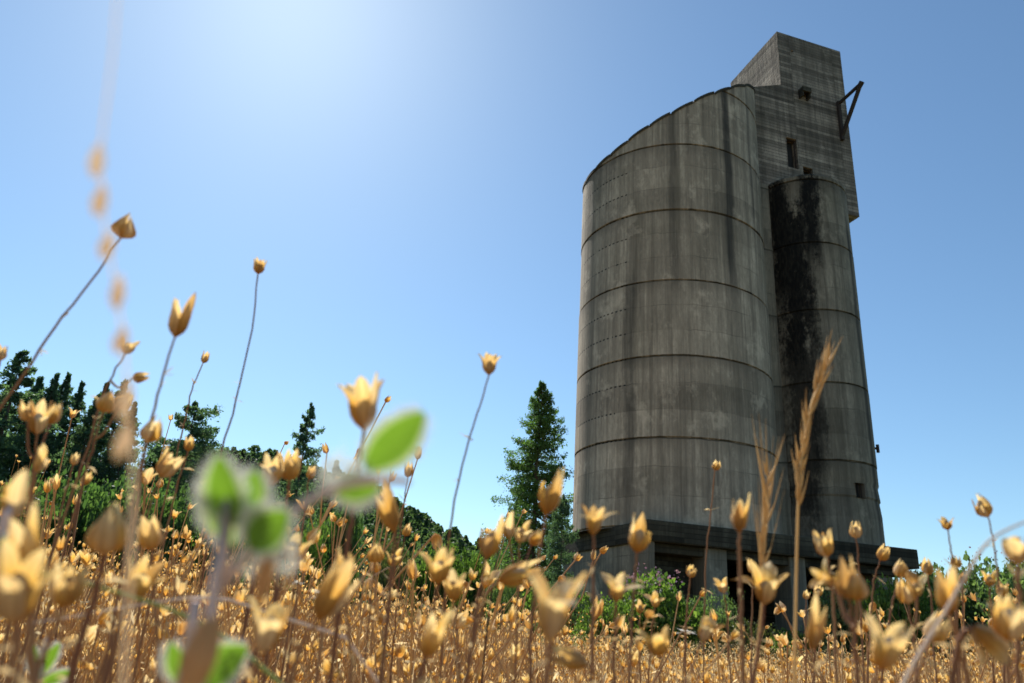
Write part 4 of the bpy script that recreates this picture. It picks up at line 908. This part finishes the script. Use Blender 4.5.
def meadow():
    g = np.random.default_rng(5); VS, FS, UVs, off = [], [], [], 0; SV, SF, so = [], [], 0
    pts = scatter(4600, .95, 2.8, g, 1.6)+scatter(4200, 2.4, 7, g, 1.7)+scatter(2600, 6, 20, g, 1.6)+scatter(200, .5, .9, g, 1.5, .5, -.3)
    for x, y, r in pts:
        z0 = float(gz(x, y)); near = r < 2.6
        H = min(height_cap(x, y, z0, g.exponential(16 if x > 0 else 24)+2 if g.random() < .93 else -g.exponential(12 if x > 0 else 26)), (.78 if x < -.1 else .62)+g.normal()*.05)
        H *= 1-.42*g.random()**1.3
        if r > 5: H = min(H, .40+.09*g.normal())
        if H < .12: continue
        paths, hd = TPL[int(g.integers(16))]; th = g.random()*6.28; c_, s_ = math.cos(th), math.sin(th); RM = np.array([[c_, -s_, 0], [s_, c_, 0], [0, 0, 1]])
        seg = 4 if near else 3
        rs_ = 1. if r < 8 else r/8
        v, f = tubes([((p*H)@RM.T+[x, y, z0], rd*.46*rs_) for p, rd in paths], seg); SV.append(v); SF.append(f+so); so += len(v)
        for e, d in hd:
            hv, hf, hu = LOWH[int(g.integers(10))]; dd = RM@(d/np.linalg.norm(d)+g.normal(0, .3, 3)); sc_ = g.uniform(.5, .98)*(1. if r < 6 else min(2.2, r/6)); v = (hv*sc_)@rotto(dd).T+((e*H)@RM.T+[x, y, z0]); VS.append(v); FS.append(hf+off); UVs.append(hu); off += len(v)
    # fine dry blades and litter
    bl = []
    N = 30000
    for (x, y, r) in scatter(N, .5, 16, g, 1.25):
        z0 = float(gz(x, y)); H = min(height_cap(x, y, z0, g.exponential(20)+14), g.uniform(.2, .5)); a = g.random()*6.28; l = g.normal(0, .24 if g.random() < .6 else .7)*H; w = g.uniform(.0006, .0014)*(1 if r < 4 else r/4); sd = np.array([math.cos(a)*w, math.sin(a)*w, 0]); b = np.array([x, y, z0]); t_ = np.array([math.sin(a)*l*2, math.cos(a)*l*2, H])
        bl.append(np.array([b-sd, b+sd, b+t_*[.4, .4, .6]+sd*.8, b+t_*[.4, .4, .6]-sd*.8, b+t_]))
    cs = scatter(85000, .8, 12, g, 1.35); cp_ = []
    for x, y, r in cs:
        z0 = float(gz(x, y)) if r > 3 else 0.1*max(0, -x-.6)*.5; hc = .46+.10*max(0, -x)/(.5+r); cp_.append((x, y, z0+hc*g.uniform(.25, .93)))
    cv, cf = leaf_cloud(np.array(cp_), .012, .22, g, .9, .5)
    o = link('dry_chaff', mesh_np('dry_chaff', cv, [cf]), M_gold); tag(o, 'loose curled dry leaflets and chaff caught between the stalks', 'chaff', kind='stuff')
    bl = np.array(bl); nb = len(bl); i0 = np.arange(nb)[:, None]*5
    o = link('dry_meadow', mesh_np('dry_meadow', np.vstack(VS), [np.vstack(FS)], True, np.vstack(UVs)), M_straw); tag(o, 'golden mass of small dry seed heads covering the field', 'dry meadow', kind='stuff')
    o = link('dry_stalks', mesh_np('dry_stalks', np.vstack(SV), [np.vstack(SF)], True), M_stemgold); tag(o, 'dense reddish brown dry stalks of the field', 'dry stalks', kind='stuff')
    o = link('dry_grass', mesh_np('dry_grass', bl.reshape(-1, 3), [i0+np.array([[0, 1, 2, 3]]), i0+np.array([[3, 2, 4]])]), M_gold); tag(o, 'fine dry golden grass blades between the stalks', 'dry grass', kind='stuff')
meadow()
# individually standing heads of the nearer field
def near_plants(N=200):
    g = np.random.default_rng(21); stems = []
    for i in range(8):
        paths, hd = plant_template(500+i, [1, 1, 2, 3, 1, 2, 4, 2][i]); v, f = tubes([(p*.5, rd*.75) for p, rd in paths], 6)
        me = mesh_np('stem', v, [f], True); me.materials.append(M_stemgold); stems.append((me, [(e*.5, d) for e, d in hd]))
    kinds = ['ovoid', 'ovoid', 'open', 'ragged', 'tall', 'ball']
    k = 0; tries = 0
    while k < N and tries < 5000:
        tries += 1
        px = g.uniform(0, 1024) if g.random() < .5 else g.uniform(0, 480); r = g.uniform(.75, 1.8) if px > 480 else g.uniform(.62, 1.7)
        a = azel(px, 600)[0]; x, y = math.sin(a)*r, math.cos(a)*r; z0 = float(gz(x, y))
        jit = g.exponential(26) if g.random() < .35 else -g.exponential(34 if px < 420 else 14); H = height_cap(x, y, z0, jit)
        if H > .9 or H < .25 or proj((x, y, z0+H))[1] > 668: continue
        root = empty('dry_flower', (x, y, z0), g.random()*6.28); tag(root, 'dry golden seed heads on brown stem within the crowded near meadow', 'dry flower', MASS)
        me, hd = stems[int(g.integers(8))]; s = link('stem', me, None, root); s.scale = (1, 1, H/.5)
        for j, (e, d) in enumerate(hd): add_head(root, Vector((e[0], e[1], e[2]*H/.5)), Vector((d[0], d[1], d[2])).normalized()+Vector((g.normal(0, .3), g.normal(0, .3), -(g.random() < .12)*1.6)), kinds[int(g.integers(6))], g.uniform(.7, 1.05), int(g.integers(3)), g.random()*6, False)
        k += 1
near_plants()
# ---------------------------------------------------------------- light
SUN_AZ, SUN_EL = R_(-22.5), R_(44.6)
sd = bpy.data.lights.new('sun', 'SUN'); sd.energy = 5.0; sd.angle = R_(.53); sd.color = (1, .95, .87)
so = bpy.data.objects.new('sun', sd); COL.objects.link(so)
dirv = Vector((math.sin(SUN_AZ)*math.cos(SUN_EL), math.cos(SUN_AZ)*math.cos(SUN_EL), math.sin(SUN_EL)))
so.rotation_mode = 'QUATERNION'; so.rotation_quaternion = dirv.to_track_quat('Z', 'Y'); so.location = dirv*60
w = bpy.data.worlds.new('World'); sc.world = w; w.use_nodes = True; nt = w.node_tree; nt.nodes.clear()
sky = nt.nodes.new('ShaderNodeTexSky'); sky.sky_type = 'NISHITA'; sky.sun_disc = False; sky.sun_elevation = SUN_EL; sky.sun_rotation = SUN_AZ; sky.altitude = 300
sky.air_density = 1.0; sky.dust_density = .36; sky.ozone_density = 1.6
bg = nt.nodes.new('ShaderNodeBackground'); bg.inputs[1].default_value = .088; wo = nt.nodes.new('ShaderNodeOutputWorld')
mx = nt.nodes.new('ShaderNodeMix'); mx.data_type = 'RGBA'; mx.blend_type = 'MULTIPLY'; mx.inputs[0].default_value = 1; mx.inputs[7].default_value = (.90, 1.09, 1.13, 1)
nt.links.new(sky.outputs[0], mx.inputs[6]); nt.links.new(mx.outputs[2], bg.inputs[0]); nt.links.new(bg.outputs[0], wo.inputs[0])
vs = sc.view_settings; vs.view_transform = 'Standard'; vs.look = 'None'; vs.exposure = 0.52; vs.gamma = 1; vs.use_curve_mapping = False
sc.cycles.use_denoising = True; sc.cycles.max_bounces = 8; sc.cycles.transparent_max_bounces = 8
sc.cycles.sample_clamp_indirect = 6
